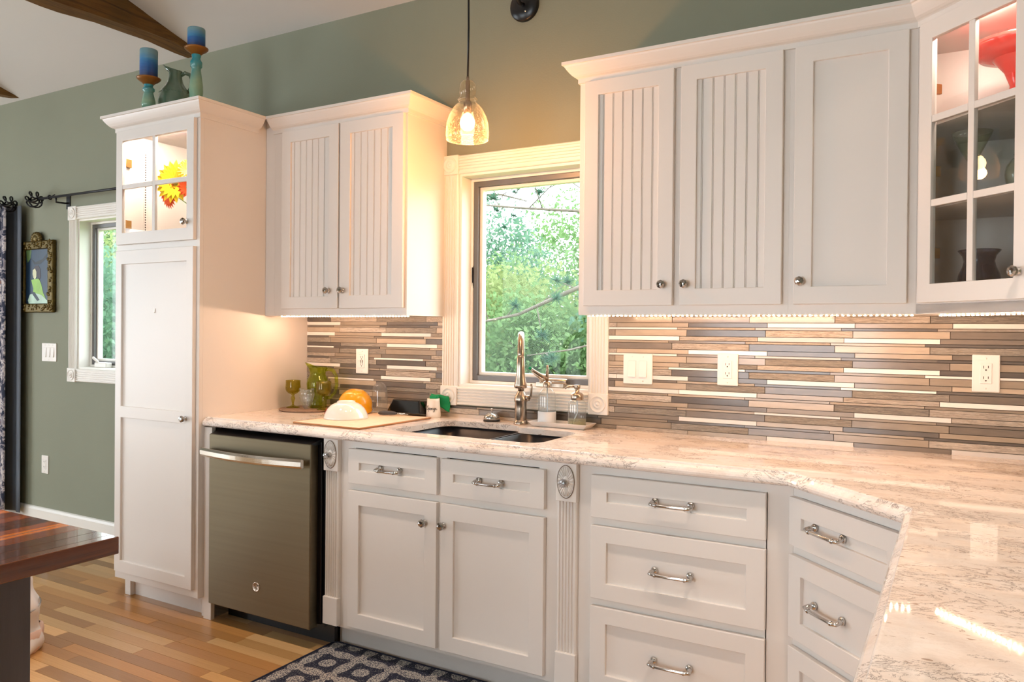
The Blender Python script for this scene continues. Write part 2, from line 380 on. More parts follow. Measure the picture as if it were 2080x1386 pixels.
# ------------------------------------------------------------------ the room
W1 = (.946, 1.617, 1.055, 2.04); W2 = (-2.058, -1.40, 1.04, 2.02)
XL, XR, YR = -5.2, 3.47, -6.6
mb = MB()
for a, b, c, d in [(XL - .15, W2[0], 0, 2.9), (W2[0], W2[1], 0, W2[2]), (W2[0], W2[1], W2[3], 2.9), (W2[1], W1[0], 0, 2.9), (W1[0], W1[1], 0, W1[2]), (W1[0], W1[1], W1[3], 2.9), (W1[1], XR + .15, 0, 2.9)]:
    mb.box(a, b, 0, .15, c - (.1 if c == 0 else 0), d + (.12 if d == 2.9 else 0))
wall_back = tag(obj('wall_back', mb, M['wall']), 'sage green painted kitchen wall with two windows', kind='structure')
tag(obj('wall_right', MB().box(XR, XR + .15, YR - .15, 0, -.1, 4.3), M['wall']), 'sage green wall on the right', kind='structure')
tag(obj('wall_left', MB().box(XL - .15, XL, YR - .15, -4.6, -.1, 4.3).box(XL - .15, XL, -1.8, 0, -.1, 4.3).box(XL - .15, XL, -4.6, -1.8, 2.45, 4.3).box(XL - .15, XL, -4.6, -1.8, -.1, .25), M['wall']), 'far left wall with a wide glazed opening', kind='structure')
tag(obj('wall_rear', MB().box(XL, XR, YR - .15, YR, -.1, .45).box(XL, XR, YR - .15, YR, 2.55, 3.0).box(XL, -3.6, YR - .15, YR, .45, 2.55).box(-1.6, .2, YR - .15, YR, .45, 2.55).box(2.2, XR, YR - .15, YR, .45, 2.55), M['wall']), 'rear wall with two tall windows', kind='structure')
mb = MB()
for (ya, yb) in ((.15, -3.3), (-3.3, YR - .15)):
    za, zb = (2.9 - .32 * .15, 2.9 + .32 * 3.3) if ya > 0 else (2.9 + .32 * 3.3, 2.9 - .32 * .15)
    mb.add([(XL - .15, ya, za), (XR + .15, ya, za), (XR + .15, yb, zb), (XL - .15, yb, zb), (XL - .15, ya, za + .12), (XR + .15, ya, za + .12), (XR + .15, yb, zb + .12), (XL - .15, yb, zb + .12)],
           [(0, 1, 2, 3), (7, 6, 5, 4), (0, 4, 5, 1), (2, 6, 7, 3), (1, 5, 6, 2), (3, 7, 4, 0)])
tag(obj('ceiling', mb, M['ceil']), 'white vaulted ceiling sloping down to the sage wall', kind='structure')
floor = tag(obj('floor', MB().box(XL, XR, YR, 0, -.06, -.003), M['floor']), 'honey oak strip floor', kind='structure')
unit = {}
def unit_box(mat, name):
    if mat.name not in unit:
        o = obj(name, MB().box(-.5, .5, -.5, .5, -.5, .5), mat); unit[mat.name] = o.data; bpy.data.objects.remove(o)
    o = bpy.data.objects.new(name, unit[mat.name]); COL.objects.link(o); return o
# oak planks in view
pw = .0575; rng = random.Random(3)
for r in range(27):
    y1 = -.02 - r * pw; x = -3.25 + rng.random() * .3
    while x < 1.15:
        L = rng.uniform(.38, 1.05); xe = min(x + L, 1.25)
        if not (x > -.62 and y1 > -.52):
            o = unit_box(rng.choice(M['oak']), 'plank'); o.parent = floor
            o.location = ((x + xe) / 2, y1 - pw / 2, -.0055 + rng.uniform(-.0002, .0002)); o.scale = (xe - x - .0012, pw - .0012, .011)
        x = xe
tag(obj('baseboard_back', MB().sweep([(0, 0), (.014, 0), (.014, .06), (.008, .075), (0, .08)], [(XL, -.0), (-.62, -.0)]), M['trim']), 'white baseboard along the sage wall', kind='structure')

# tie beams
def beam(x0, x1, label):
    mb = MB(); n = 70; rng = random.Random(int(x0 * 100))
    vs = []; fs = []
    for i in range(n + 1):
        y = -.002 - (6.59) * i / n
        ch = lambda k: .022 * mnoise.noise(Vector((x0 * 7 + k * 3.1, y * 3.2, k * 1.7)))
        zt = min(ceil_z(y) + .05, 3.35); zb = 2.905
        c = .014
        ring = [(x0 + ch(0), zt), (x0 + ch(1), zb + c), (x0 + c + ch(2), zb + ch(3)), (x1 - c + ch(4), zb + ch(5)), (x1 + ch(6), zb + c), (x1 + ch(7) * .5, zt)]
        vs += [(x, y, z) for x, z in ring]
    for i in range(n):
        for k in range(5): fs.append((i * 6 + k, i * 6 + k + 1, (i + 1) * 6 + k + 1, (i + 1) * 6 + k))
        fs.append((i * 6 + 5, i * 6, (i + 1) * 6, (i + 1) * 6 + 5))
    fs += [tuple(range(6)), tuple(n * 6 + k for k in range(6))]
    mb.add(vs, fs); tag(obj('ceiling_beam', mb, M['beam']), label, 'beam', 'rough hewn tie beams')
beam(-.99, -.86, 'rough hewn brown beam running into the wall above the blue candles')
beam(-2.86, -2.72, 'rough brown beam end at the top left, above the curtain rod')
# recessed lamps
for i, (x, y) in enumerate(CANS):
    t = thing('recessed_lamp', ['recessed ceiling lamp in front of the dishwasher', 'recessed ceiling lamp in front of the sink', 'recessed ceiling lamp above the right worktop'][i], 'lamp', (x, y, ceil_z(y)), group='recessed ceiling lamps')
    s = -.32 if y > -3.3 else .32
    mt = Matrix.Rotation(math.atan(s), 4, 'X')
    obj('trim_ring', MB().lathe([(.062, .01), (.062, -.012), (.085, -.012), (.088, 0)], 32).xform(mt), M['trim'], t)
    obj('lens', MB().lathe([(.0, .008), (.062, .008)], 32).xform(mt), M['lens'], t)

# ------------------------------------------------------------------ fluted casings, windows
def grid_frame(xs, zs, holes, y0, y1):
    """flat lattice on the cuts xs, zs with the cells in holes left open; one closed surface"""
    mb = MB(); nx, nz = len(xs), len(zs); vs = [(x, y, z) for y in (y0, y1) for z in zs for x in xs]; fs = []
    v = lambda s, i, k: s * nx * nz + k * nx + i
    solid = lambda i, k: 0 <= i < nx - 1 and 0 <= k < nz - 1 and (i, k) not in holes
    for i in range(nx - 1):
        for k in range(nz - 1):
            if not solid(i, k): continue
            fs += [(v(0, i, k), v(0, i + 1, k), v(0, i + 1, k + 1), v(0, i, k + 1)), (v(1, i, k + 1), v(1, i + 1, k + 1), v(1, i + 1, k), v(1, i, k))]
            for a, b, p, q in ((-1, 0, (i, k + 1), (i, k)), (1, 0, (i + 1, k), (i + 1, k + 1)), (0, -1, (i, k), (i + 1, k)), (0, 1, (i + 1, k + 1), (i, k + 1))):
                if not solid(i + a, k + b): fs.append((v(0, *q), v(0, *p), v(1, *p), v(1, *q)))
    used = sorted({a for f in fs for a in f}); ix = {a: n for n, a in enumerate(used)}
    return mb.add([vs[a] for a in used], [tuple(ix[a] for a in f) for f in fs])
def frame_mesh(x0, x1, z0, z1, st, rt, rb, y0, y1, rails=()):
    """stile-and-rail frame; rails: extra horizontal rails (za, zb)"""
    zs = [z0, z0 + rb] + [v for r in rails for v in r] + [z1 - rt, z1]
    return grid_frame([x0, x0 + st, x1 - st, x1], zs, {(1, k) for k in range(1, len(zs) - 1, 2)}, y0, y1)
def fluted(mb, a0, a1, b0, b1, vertical, depth=.018, n=5, y=0.):
    """casing strip: a = across, b = along; flutes run along"""
    w = a1 - a0; prof = [(0, .0), (0, depth * .75), (.06, depth)]
    for i in range(n):
        c0 = .10 + .8 * i / n; c1 = .10 + .8 * (i + 1) / n
        prof += [(c0 + .015, depth), (c0 + .045, depth - .006), (c1 - .045, depth - .006), (c1 - .015, depth)]
    prof += [(.94, depth), (1, depth * .75), (1, 0)]
    k = len(prof); vs = []
    for b in (b0, b1):
        for p, d in prof:
            a = a0 + w * p; vs.append((a, y - d, b) if vertical else (b, y - d, a))
    mb.add(vs, [(i, i + 1, k + i + 1, k + i) for i in range(k - 1)] + [tuple(range(k)), tuple(range(k, 2 * k))[::-1]])
def rosette(parent, cx, cz, s, y=0., name='rosette', bl=.024):
    mb = MB().box(cx - s / 2, cx + s / 2, y - bl, y, cz - s / 2, cz + s / 2)
    o = obj(name, mb, M['trim'], parent, .003)
    r = s * .40
    obj('bullseye', MB().lathe([(r, 0), (r, .004), (r * .88, .005), (r * .78, 0.0005), (r * .52, .0005), (r * .45, .005), (r * .38, .006), (r * .28, .001), (r * .2, .002), (r * .16, .006), (0, .007)], 32, (cx, y - bl, cz), 'y'), M['trim'], o)
def window(name, W, label, right_visible=True):
    x0, x1, z0, z1 = W; root = struct(name, label=label); cw = .083; s = .09
    for nm, a in (('casing', (x0 - cw, x0, z0, z1, True)), ('casing', (x1, x1 + cw, z0, z1, True)), ('casing', (z1, z1 + cw, x0, x1, False)), ('casing', (z0 - cw, z0, x0, x1, False))):
        mb = MB(); fluted(mb, *a); obj(nm, mb, M['trim'], root)
    for cx in (x0 - cw / 2, x1 + cw / 2):
        for cz in (z0 - cw / 2, z1 + cw / 2): rosette(root, cx, cz, s)
    t = .012
    obj('jamb', MB().box(x0, x0 + t, -.001, .15, z0, z1).box(x1 - t, x1, -.001, .15, z0, z1).box(x0 + t, x1 - t, -.001, .15, z1 - t, z1).box(x0 + t, x1 - t, -.001, .15, z0, z0 + t), M['trim'], root)
    def ring(mb, a, w, ya, yb): return frame_mesh(x0 + a, x1 - a, z0 + a, z1 - a, w, w, w, ya, yb)
    obj('frame', ring(MB(), t, .014, .075, .14), M['trim'], root, .002)
    obj('grey_frame', ring(MB(), t + .014, .024, .080, .135), M['frame_grey'], root, .002)
    obj('sash', ring(MB(), t + .038, .016, .095, .13), M['trim'], root, .003)
    g = t + .05
    obj('glass', MB().box(x0 + g, x1 - g, .110, .114, z0 + g, z1 - g), M['glass'], root)
    return root
win1 = window('window_1', W1, 'white trimmed casement window above the sink')
win2 = window('window_2', W2, 'white trimmed casement window left of the pantry cabinet')
# casement lock lever on the left jamb, crank on the sill, sticker on the frame
obj('lock_lever', MB().box(.9585, .9645, .082, .092, 1.48, 1.66).tube([(.962, .086, 1.65), (.970, .078, 1.60), (.968, .080, 1.52), (.963, .086, 1.49)], [.006, .0055, .005, .006], 8), M['iron'], win1)
obj('crank_base', MB().box(1.33, 1.47, .040, .074, 1.067, 1.088).lathe([(0, 0), (.013, 0), (.013, .13), (0, .13)], 16, (1.35, .05, 1.095), 'x'), M['nickel'], win1, .003)
obj('crank_handle', MB().tube([(1.375, .045, 1.09), (1.35, .03, 1.115), (1.325, .02, 1.140)], [.009, .0075, .007], 10).lathe([(0, -.004), (.0085, -.002), (.009, .006), (0, .010)], 14, (1.318, .017, 1.146)), M['nickel'], win1)
st = obj('sticker', MB().box(1.36, 1.43, .0808, .0818, 1.083, 1.094), M['ink'], win1, label='black and white maker sticker')
mb = MB(); rs = random.Random(2); x = 1.362
while x < 1.372: mb.box(x, x + .002, .0802, .0808, 1.0845, 1.0925); x += .0035
for k in range(2):
    x = 1.375
    while x < 1.426: L = rs.uniform(.002, .006); mb.box(x, x + L, .0802, .0808, 1.0855 + k * .004, 1.0875 + k * .004); x += L + .0015
obj('print', mb, M['plate'], st)
obj('crank_base', MB().box(-1.93, -1.80, .03, .072, 1.052, 1.085).tube([(-1.9, .04, 1.085), (-1.93, .03, 1.11), (-1.945, .03, 1.118)], .008, 10), M['trim'], win2, .006)

# ------------------------------------------------------------------ backsplash
def backsplash():
    z0, ztop, Lt, g = .9145, 1.379, .3012, .0021
    bs = obj('backsplash', MB().box(.0, .863, -.004, 0, .9145, 1.379).box(.863, 1.70, -.004, 0, .9145, .968).box(1.70, XR, -.004, 0, .9145, 1.379), M['grout'], wall_back, label='narrow strip mosaic of glass, stone and white tiles')
    seq = ('tmn' * 9)[:26]; H = {'t': .0231, 'm': .0158, 'n': .0077}
    offA = {'t': (1.9714, 2.031), 'm': (2.038, 2.002), 'n': (1.993, 1.957)}; cnt = {'t': 0, 'm': 0, 'n': 0}
    whites = {(3, 1.83), (5, 1.83), (14, 1.73), (14, 1.94), (17, 1.855), (17, 2.13), (9, 1.93), (8, 2.13), (2, 2.40), (12, 2.06), (23, 2.13), (14, 2.40), (21, 2.42), (26, 2.445), (5, 2.758), (2, 3.05), (11, 2.763), (12, 2.95),
              (15, 2.748), (17, 3.02), (20, 2.768), (26, 3.055), (2, .163), (5, .035), (5, .526), (8, .75), (9, .062), (14, .228), (14, .696), (17, .641), (18, .351), (12, .64)}
    rg = random.Random(11); z = ztop
    for i, s in enumerate(seq):
        h = H[s]; zb = z - h - g; off = offA[s][cnt[s] % 2]; cnt[s] += 1; last = None
        row = i + 1; n0 = math.floor((0 - off) / Lt)
        for n in range(n0, 16):
            xa, xb = off + n * Lt, off + (n + 1) * Lt
            w = any(r == row and xa < x < xb for r, x in whites)
            # longest run: alternate the remaining kinds so that neighbours differ
            kinds = ['sand', 'tan', 'taupe', 'slate', 'grain_l', 'grain_d'] if s != 'n' else ['sand', 'tan', 'tan', 'taupe', 'slate', 'grain_l']
            k = 'white' if w else rg.choice([q for q in kinds if q != last]); last = k
            spans = [(0.0, .863)] if zb > .965 else [(0.0, 1.70)]
            spans.append((1.70, XR)) 
            if zb <= .965: spans = [(0.0, XR)]
            for sa, sb in spans:
                a, b = max(xa, sa) + g / 2, min(xb, sb) - g / 2
                if b - a < .006: continue
                o = unit_box(TILE[k], 'tile'); o.parent = bs
                d = .0078 + rg.uniform(-.0006, .0008) + (.001 if k == 'white' else 0)
                o.location = ((a + b) / 2, -.004 - d / 2, zb + h / 2 + g / 2); o.scale = (b - a, d, h)
        z = zb
backsplash()

# ------------------------------------------------------------------ wall plates
def plate(name, label, cat, cx, cz, kind, gang=1, y=-.0125):
    w = .079 + (gang - 1) * .046; t = thing(name, label, cat, (cx, y, cz))
    obj('plate', MB().box(-w / 2, w / 2, -.006, 0, -.0615, .0615), M['plate'], t, .003)
    for g_ in range(gang):
        x = (g_ - (gang - 1) / 2) * .046
        for s in (-1, 1): obj('screw', MB().lathe([(0, .0012), (.0028, .001), (.003, 0)], 10, (x, -.006, s * .049), 'y'), M['plate'], t)
        if kind == 'switch':
            mbx = MB().add([(x - .0165, -.006, -.033), (x + .0165, -.006, -.033), (x + .0165, -.006, .033), (x - .0165, -.006, .033), (x - .0165, -.013, -.033), (x + .0165, -.013, -.033), (x + .0165, -.0075, .033), (x - .0165, -.0075, .033)], [(4, 5, 6, 7), (0, 1, 5, 4), (1, 2, 6, 5), (2, 3, 7, 6), (3, 0, 4, 7)])
            obj('rocker', mbx, M['plate'], t, .001)
        else:
            o = obj('receptacle', MB().box(x - .0168, x + .0168, -.0085, -.006, -.0335, .0335), M['plate'], t, .001)
            mbs = MB()
            for s in (-1, 1):
                zc = s * .0175
                mbs.box(x - .0075, x - .0055, -.0089, -.0084, zc - .001, zc + .008); mbs.box(x + .0055, x + .0075, -.0089, -.0084, zc, zc + .008)
                mbs.lathe([(.0026, .0004), (0, .0005)], 10, (x, -.0085, zc - .006), 'y')
            if kind == 'usb':
                for dx in (-.007, .003): mbs.box(x + dx, x + dx + .0042, -.0089, -.0084, -.008, .006)
            obj('slots', mbs, M['slot'], o)
plate('wall_outlet', 'white duplex outlet with charging ports on the tiles left of the sink window', 'outlet', .379, 1.157, 'usb')
plate('light_switch', 'double rocker switch plate on the tiles right of the sink window', 'switch', 1.831, 1.166, 'switch', 2)
plate('wall_outlet', 'white duplex outlet on the tiles beside the double rocker switch', 'outlet', 2.194, 1.175, 'outlet')
plate('wall_outlet', 'white duplex outlet on the tiles at the far right, under the glass corner cabinet', 'outlet', 3.038, 1.190, 'outlet')
plate('light_switch', 'triple switch plate on the sage wall under the framed picture', 'switch', -2.384, 1.141, 'switch', 3, y=0.)
plate('wall_outlet', 'white outlet low on the sage wall above the baseboard', 'outlet', -2.427, .376, 'outlet', 1, y=0.)

# ------------------------------------------------------------------ cabinet parts
def bead_mesh(x0, x1, z0, z1, yf, pitch=.0385):
    prof = [(x0, yf + .006)]; x = x0; prof.append((x0, yf)); x = x0 + .020
    while x < x1 - .004:
        prof += [(x - .0032, yf), (x - .0022, yf + .004), (x - .0008, yf + .0005), (x + .0008, yf + .0005), (x + .0022, yf + .004), (x + .0032, yf)]; x += pitch
    prof += [(x1, yf), (x1, yf + .006)]; k = len(prof)
    vs = [(a, b, z) for z in (z0, z1) for a, b in prof]
    return MB().add(vs, [(i, i + 1, k + i + 1, k + i) for i in range(k - 1)] + [tuple(range(k))[::-1], tuple(range(k, 2 * k))])
def knob(parent, x, z, y=-.02, s=1., cloudy=False):
    mb = MB().lathe([(0, 0), (.010 * s, 0), (.011 * s, .002), (.007 * s, .005), (.005 * s, .010), (.008 * s, .013)], 14, (x, y, z), 'y', 0)
    mb.lathe([(.008 * s, .012), (.0125 * s, .015), (.0158 * s, .021), (.0150 * s, .026), (.0105 * s, .030), (.004 * s, .0315), (0, .0318)], 8, (x, y, z), 'y', 1, False)
    return obj('knob', mb, [M['chrome'], M['crystal'] if cloudy else M['chrome_facet']], parent, label='faceted crystal knob on a chrome stem')
M['chrome_facet'] = P('faceted_crystal', '#a8a4a0', .06, .9, var=.5, vscale=160)
def handle(parent, xc, z, y=-.02, w=.125):
    a = w / 2; mb = MB(); d = .030
    path = [(xc - a + .012, y, z + .004), (xc - a + .006, y - d * .55, z + .002), (xc - a + .004, y - d * .9, z - .001), (xc - a + .016, y - d, z - .003), (xc, y - d, z - .004), (xc + a - .016, y - d, z - .003), (xc + a - .004, y - d * .9, z - .001), (xc + a - .006, y - d * .55, z + .002), (xc + a - .012, y, z + .004)]
    mb.tube(path, [.0085, .0065, .006, .0055, .0052, .0055, .006, .0065, .0085], 10)
    for sx in (-1, 1):
        mb.lathe([(0, 0), (.0115, 0), (.0120, .003), (.0105, .007), (.006, .010), (0, .012)], 16, (xc + sx * (a - .012), y, z + .004), 'y')
        mb.lathe([(.0062, -.003), (.0075, -.0015), (.0075, .0015), (.0062, .003)], 12, (xc + sx * (a - .022), y - d, z - .003), 'x')
    return obj('handle', mb, M['chrome'], parent, label='polished chrome bar pull')
def door(parent, x0, x1, z0, z1, style='flat', st=.056, rt=.056, rb=.056, rails=(), name='door', mun=.021, panes=(2, 2)):
    y0, y1 = -.02, 0.
    d = obj(name, frame_mesh(x0, x1, z0, z1, st, rt, rb, y0, y1 - .0005, rails), M['white'], parent, .0018)
    xa, xb, za, zb = x0 + st, x1 - st, z0 + rb, z1 - rt
    if style == 'flat':
        cuts = [za] + [v for r in rails for v in r] + [zb]
        for i in range(0, len(cuts), 2): obj('panel', MB().box(xa - .004, xb + .004, -.0095, -.004, cuts[i] - .004, cuts[i + 1] + .004), M['white'], d)
    elif style == 'bead':
        obj('beadboard', bead_mesh(xa - .002, xb + .002, za - .002, zb + .002, -.011), M['white'], d)
    elif style == 'glass':
        nx, nz = panes; mb = MB(); W = (xb - xa - mun * (nx - 1)) / nx; Hh = (zb - za - mun * (nz - 1)) / nz
        for i in range(1, nx): xm = xa + i * W + (i - 1) * mun; mb.box(xm, xm + mun, -.0185, -.004, za, zb)
        for j in range(1, nz):
            zm = za + j * Hh + (j - 1) * mun
            for i in range(nx): xm = xa + i * (W + mun); mb.box(xm, xm + W, -.0185, -.004, zm, zm + mun)
        obj('muntins', mb, M['white'], d, .0015)
        for i in range(nx):
            for j in range(nz):
                xs = xa + i * (W + mun); zs = za + j * (Hh + mun)
                obj('pane', MB().box(xs + .0005, xs + W - .0005, -.0105, -.0080, zs + .0005, zs + Hh - .0005), M['pane'], d)
    return d
def drawer(parent, x0, x1, z0, z1, hx=None, hz=None, st=.056, w=.125):
    d = door(parent, x0, x1, z0, z1, 'flat', st, .054, .054, name='drawer')
    handle(d, (x0 + x1) / 2 if hx is None else hx, (z0 + z1) / 2 - .002 if hz is None else hz, -.0115, w); return d
def carcass(parent, w, d, z0, z1, name='carcass', top=True, bottom=True):
    t = .018; mb = MB().box(0, t, .02, d, z0, z1).box(w - t, w, .02, d, z0, z1).box(t, w - t, d - .008, d, z0, z1)
    if top: mb.box(t, w - t, .02, d - .008, z1 - t, z1)
    if bottom: mb.box(t, w - t, .02, d - .008, z0, z0 + t)
    return obj(name, mb, M['white'], parent)
CROWN = [(0, 2.262), (.007, 2.262), (.007, 2.280), (.011, 2.283), (.017, 2.285), (.024, 2.290), (.033, 2.300), (.041, 2.311), (.046, 2.319), (.048, 2.325), (.055, 2.326), (.055, 2.338), (0, 2.338)]

# ------------------------------------------------------------------ pantry cabinet
pan = thing('pantry_cabinet', 'tall white pantry cabinet with a lit glass door above a paneled door', 'cabinet', (-.608, -.679, 0))
PW, PD = .608, .677
mb = MB().box(0, .018, .02, PD, .0953, 2.30).box(PW - .018, PW, .02, PD, .0953, 2.30).box(.018, PW - .018, PD - .008, PD, .0953, 2.30).box(.018, PW - .018, .02, PD - .008, 2.262, 2.28).box(.018, PW - .018, .02, PD - .008, 1.700, 1.718).box(.018, PW - .018, .02, PD - .008, .0953, .113)
obj('carcass', mb, M['white'], pan)
obj('top_panel', MB().box(0, PW, 0, PD, 2.30, 2.337), M['white'], pan)
obj('face_frame', frame_mesh(0, PW, .0953, 2.30, .03, .045, .05, 0, .02, [(1.683, 1.72)]), M['white'], pan, .001)
obj('crown', MB().sweep(CROWN, [(0, PD), (0, 0), (PW, 0), (PW, .33)], m1=(1, 0)).sweep([(0, 2.338), (.055, 2.338)], [(0, PD), (0, 0), (PW, 0), (PW, PD)], cap=False), M['white'], pan)
d = door(pan, .022, .588, 1.714, 2.262, 'glass', .048, .05, .056, name='door'); knob(d, .545, 1.795)
d = door(pan, .022, .588, .135, 1.685, 'flat', .046, .066, .056, [(.882, .937)]); knob(d, .544, .906)
obj('hook', MB().box(.303, .311, -.0125, -.0110, 1.385, 1.405).box(.304, .310, -.016, -.0125, 1.385, 1.389), M['plate'], d)
obj('toe_kick', MB().box(.03, PW, .07, .085, 0, .0953), M['white'], pan)
obj('foot', MB().box(.012, .055, .045, .085, 0, .0953), M['white'], pan, .002)
obj('base_foot', MB().box(PW - .03, PW + .002, .045, .085, 0, .0953), M['white'], pan, .002)
for y in (.13, .50):
    mb = MB().box(.018, .021, y, y + .016, 1.76, 2.2); k = 1.765
    while k < 2.19: mb.box(.0208, .0218, y + .005, y + .011, k, k + .007, 1); k += .0125
    obj('shelf_standard', mb, [M['plate'], M['slot']], pan)
for z in (1.80, 2.10): obj('hinge', MB().box(.018, .034, .022, .055, z, z + .04).lathe([(0, 0), (.006, 0), (.006, .04), (0, .04)], 10, (.036, .02, z)), M['brass'], pan, .001)
obj('light_bar', MB().box(.06, PW - .06, .06, .075, 2.252, 2.262).box(.06, PW - .06, .05, .085, 2.2615, 2.262), M['led_cab'], pan, label='warm light bar under the cabinet top')
obj('filler_panel', MB().box(PW + .001, PW + .052, .03, .05, .0, .869), M['white'], pan, .001)

# ------------------------------------------------------------------ upper cabinets
def crown_part(parent, path, m0=None, m1=None):
    return obj('crown', MB().sweep(CROWN, path, m0=m0, m1=m1), M['white'], parent)
YU = -.298; UZ0, UZ1 = 1.379, 2.30; UD = .2975
lu = thing('upper_cabinet', 'white double-door beadboard wall cabinet beside the tall pantry', 'cabinet', (0.0, YU, 0), group='white wall cabinets')
LW = .8714
carcass(lu, LW, UD, UZ0 + .0005, UZ1); obj('top_panel', MB().box(0.001, LW, 0, UD, 2.30, 2.337), M['white'], lu)
obj('face_frame', frame_mesh(.065, LW, UZ0, UZ1, .085, .05, .045, 0, .02).box(.47, .52, 0, .02, UZ0 + .045, UZ1 - .05), M['white'], lu)
obj('filler_panel', MB().box(.001, .0635, .001, .02, UZ0, UZ1), M['white'], lu, .001)
crown_part(lu, [(.056, 0), (LW, 0), (LW, UD)])
d = door(lu, .128, .4885, 1.412, 2.262, 'bead', .058); knob(d, .434, 1.494)
d = door(lu, .4985, .861, 1.412, 2.262, 'bead', .061, .056, .058); knob(d, .521, 1.494)
ru = thing('upper_cabinet', 'white double-door beadboard wall cabinet right of the sink window', 'cabinet', (1.6954, YU, 0), group='white wall cabinets')
RW = 2.464 - 1.6954
carcass(ru, RW, UD, UZ0 + .0005, UZ1); obj('top_panel', MB().box(0, RW, 0, UD, 2.30, 2.337), M['white'], ru)
obj('face_frame', frame_mesh(0, RW, UZ0, UZ1, .035, .05, .045, 0, .02).box(.36, .41, 0, .02, UZ0 + .045, UZ1 - .05), M['white'], ru)
crown_part(ru, [(0, UD), (0, 0), (RW, 0)])
d = door(ru, 1.7224 - 1.6954, 2.0705 - 1.6954, 1.413, 2.2607, 'bead', .057, .055, .058); knob(d, 2.035 - 1.6954, 1.488)
d = door(ru, 2.0969 - 1.6954, 2.445 - 1.6954, 1.413, 2.2607, 'bead', .057, .055, .058); knob(d, 2.118 - 1.6954, 1.488)
su = thing('upper_cabinet', 'white single-door wall cabinet with a flat panel, next to the glass corner cabinet', 'cabinet', (2.464, YU, 0), group='white wall cabinets')
SW = 2.8436 - 2.464
carcass(su, SW, UD, UZ0 + .0005, UZ1); obj('top_panel', MB().box(0, SW, 0, UD, 2.30, 2.337), M['white'], su)
obj('face_frame', frame_mesh(0, SW, UZ0, UZ1, .035, .05, .045, 0, .02), M['white'], su, .001)
t8 = math.tan(PI / 8)
crown_part(su, [(0, 0), (SW, 0)], m1=(-t8, -1))
d = door(su, 2.4829 - 2.464, 2.8184 - 2.464, 1.413, 2.2607, 'flat', .057, .055, .058); knob(d, 2.505 - 2.464, 1.488)
# diagonal glass corner cabinet
DG = .431; s2 = math.sqrt(.5)
cu = thing('corner_cabinet', 'diagonal white corner wall cabinet with a six-pane glass door', 'cabinet', (2.8436, YU, 0), -PI / 4)
R45 = Matrix.Rotation(PI / 4, 4, 'Z')
def loc45(x, y):  # world -> corner cabinet local
    v = R45 @ Vector((x - 2.8436, y - YU, 0)); return (v.x, v.y)
pent = [loc45(*p) for p in [(2.8436, YU), (3.1486, YU - .305), (3.4536, YU - .305), (3.4536, -.0005), (2.8436, -.0005)]]
def pslab(z0, z1, inset=.0): return MB().slab(pent, z0, z1)
obj('top_panel', MB().slab(pent, 2.262, 2.337), M['white'], cu); obj('bottom_panel', MB().slab(pent, 1.3795, 1.410), M['white'], cu)
inn = [loc45(*p) for p in [(2.862, YU + .012), (3.1366, YU - .29), (3.435, YU - .29), (3.435, -.019), (2.862, -.019)]]
for z in (1.953, 1.701): obj('shelf', MB().slab(inn, z, z + .018), M['white'], cu)
mb = MB()
for p, q in [((2.8436, YU), (2.8436, -.0005)), ((2.8436, -.0005), (3.4536, -.0005)), ((3.4536, -.0005), (3.4536, YU - .305)), ((3.4536, YU - .305), (3.1486, YU - .305))]:
    a = Vector(p); b = Vector(q); t = (b - a).normalized(); nrm = Vector((t.y, -t.x)) * .016
    mb.slab([loc45(*v) for v in (a, b, b + nrm, a + nrm)], 1.41, 2.262)
obj('carcass', mb, M['white'], cu)
obj('face_frame', frame_mesh(.0, DG, UZ0, UZ1, .034, .05, .045, 0, .02), M['white'], cu, .001)
crown_part(cu, [(0, 0), (DG, 0)], m0=(t8, -1), m1=(-t8, -1))
d = door(cu, .024, .407, 1.413, 2.2607, 'glass', .050, .056, .056, mun=.021, panes=(2, 3)); knob(d, .375, 1.485)
obj('light_bar', MB().box(.10, DG - .10, .06, .075, 2.25, 2.2615), M['led_cab'], cu, label='warm light bar inside the cabinet top')
for z in (1.55, 1.80, 2.05): obj('hinge', MB().box(.034, .046, .021, .045, z, z + .03), M['brass'], cu, .001)

# LED strips under the wall cabinets
def led(label, loc, rotz, L):
    t = thing('led_strip', label, 'light strip', loc, rotz, 'under-cabinet LED strips')
    obj('tape', MB().box(0, L, -.004, .004, -.002, 0), M['tape'], t)
    mb = MB(); n = int(L / .0167)
    for i in range(n): x = (i + .5) * L / n; mb.box(x - .0028, x + .0028, -.0026, .0026, -.0045, -.002)
    obj('emitters', mb, M['led'], t)
led('glowing LED strip under the left beadboard wall cabinet', (.07, -.262, 1.379), 0, .79)
led('glowing LED strip under the wall cabinets right of the window', (1.715, -.262, 1.379), 0, 1.125)
led('glowing LED strip under the glass corner cabinet', (2.8436 + .061, YU + .059, 1.379), -PI / 4, .41)

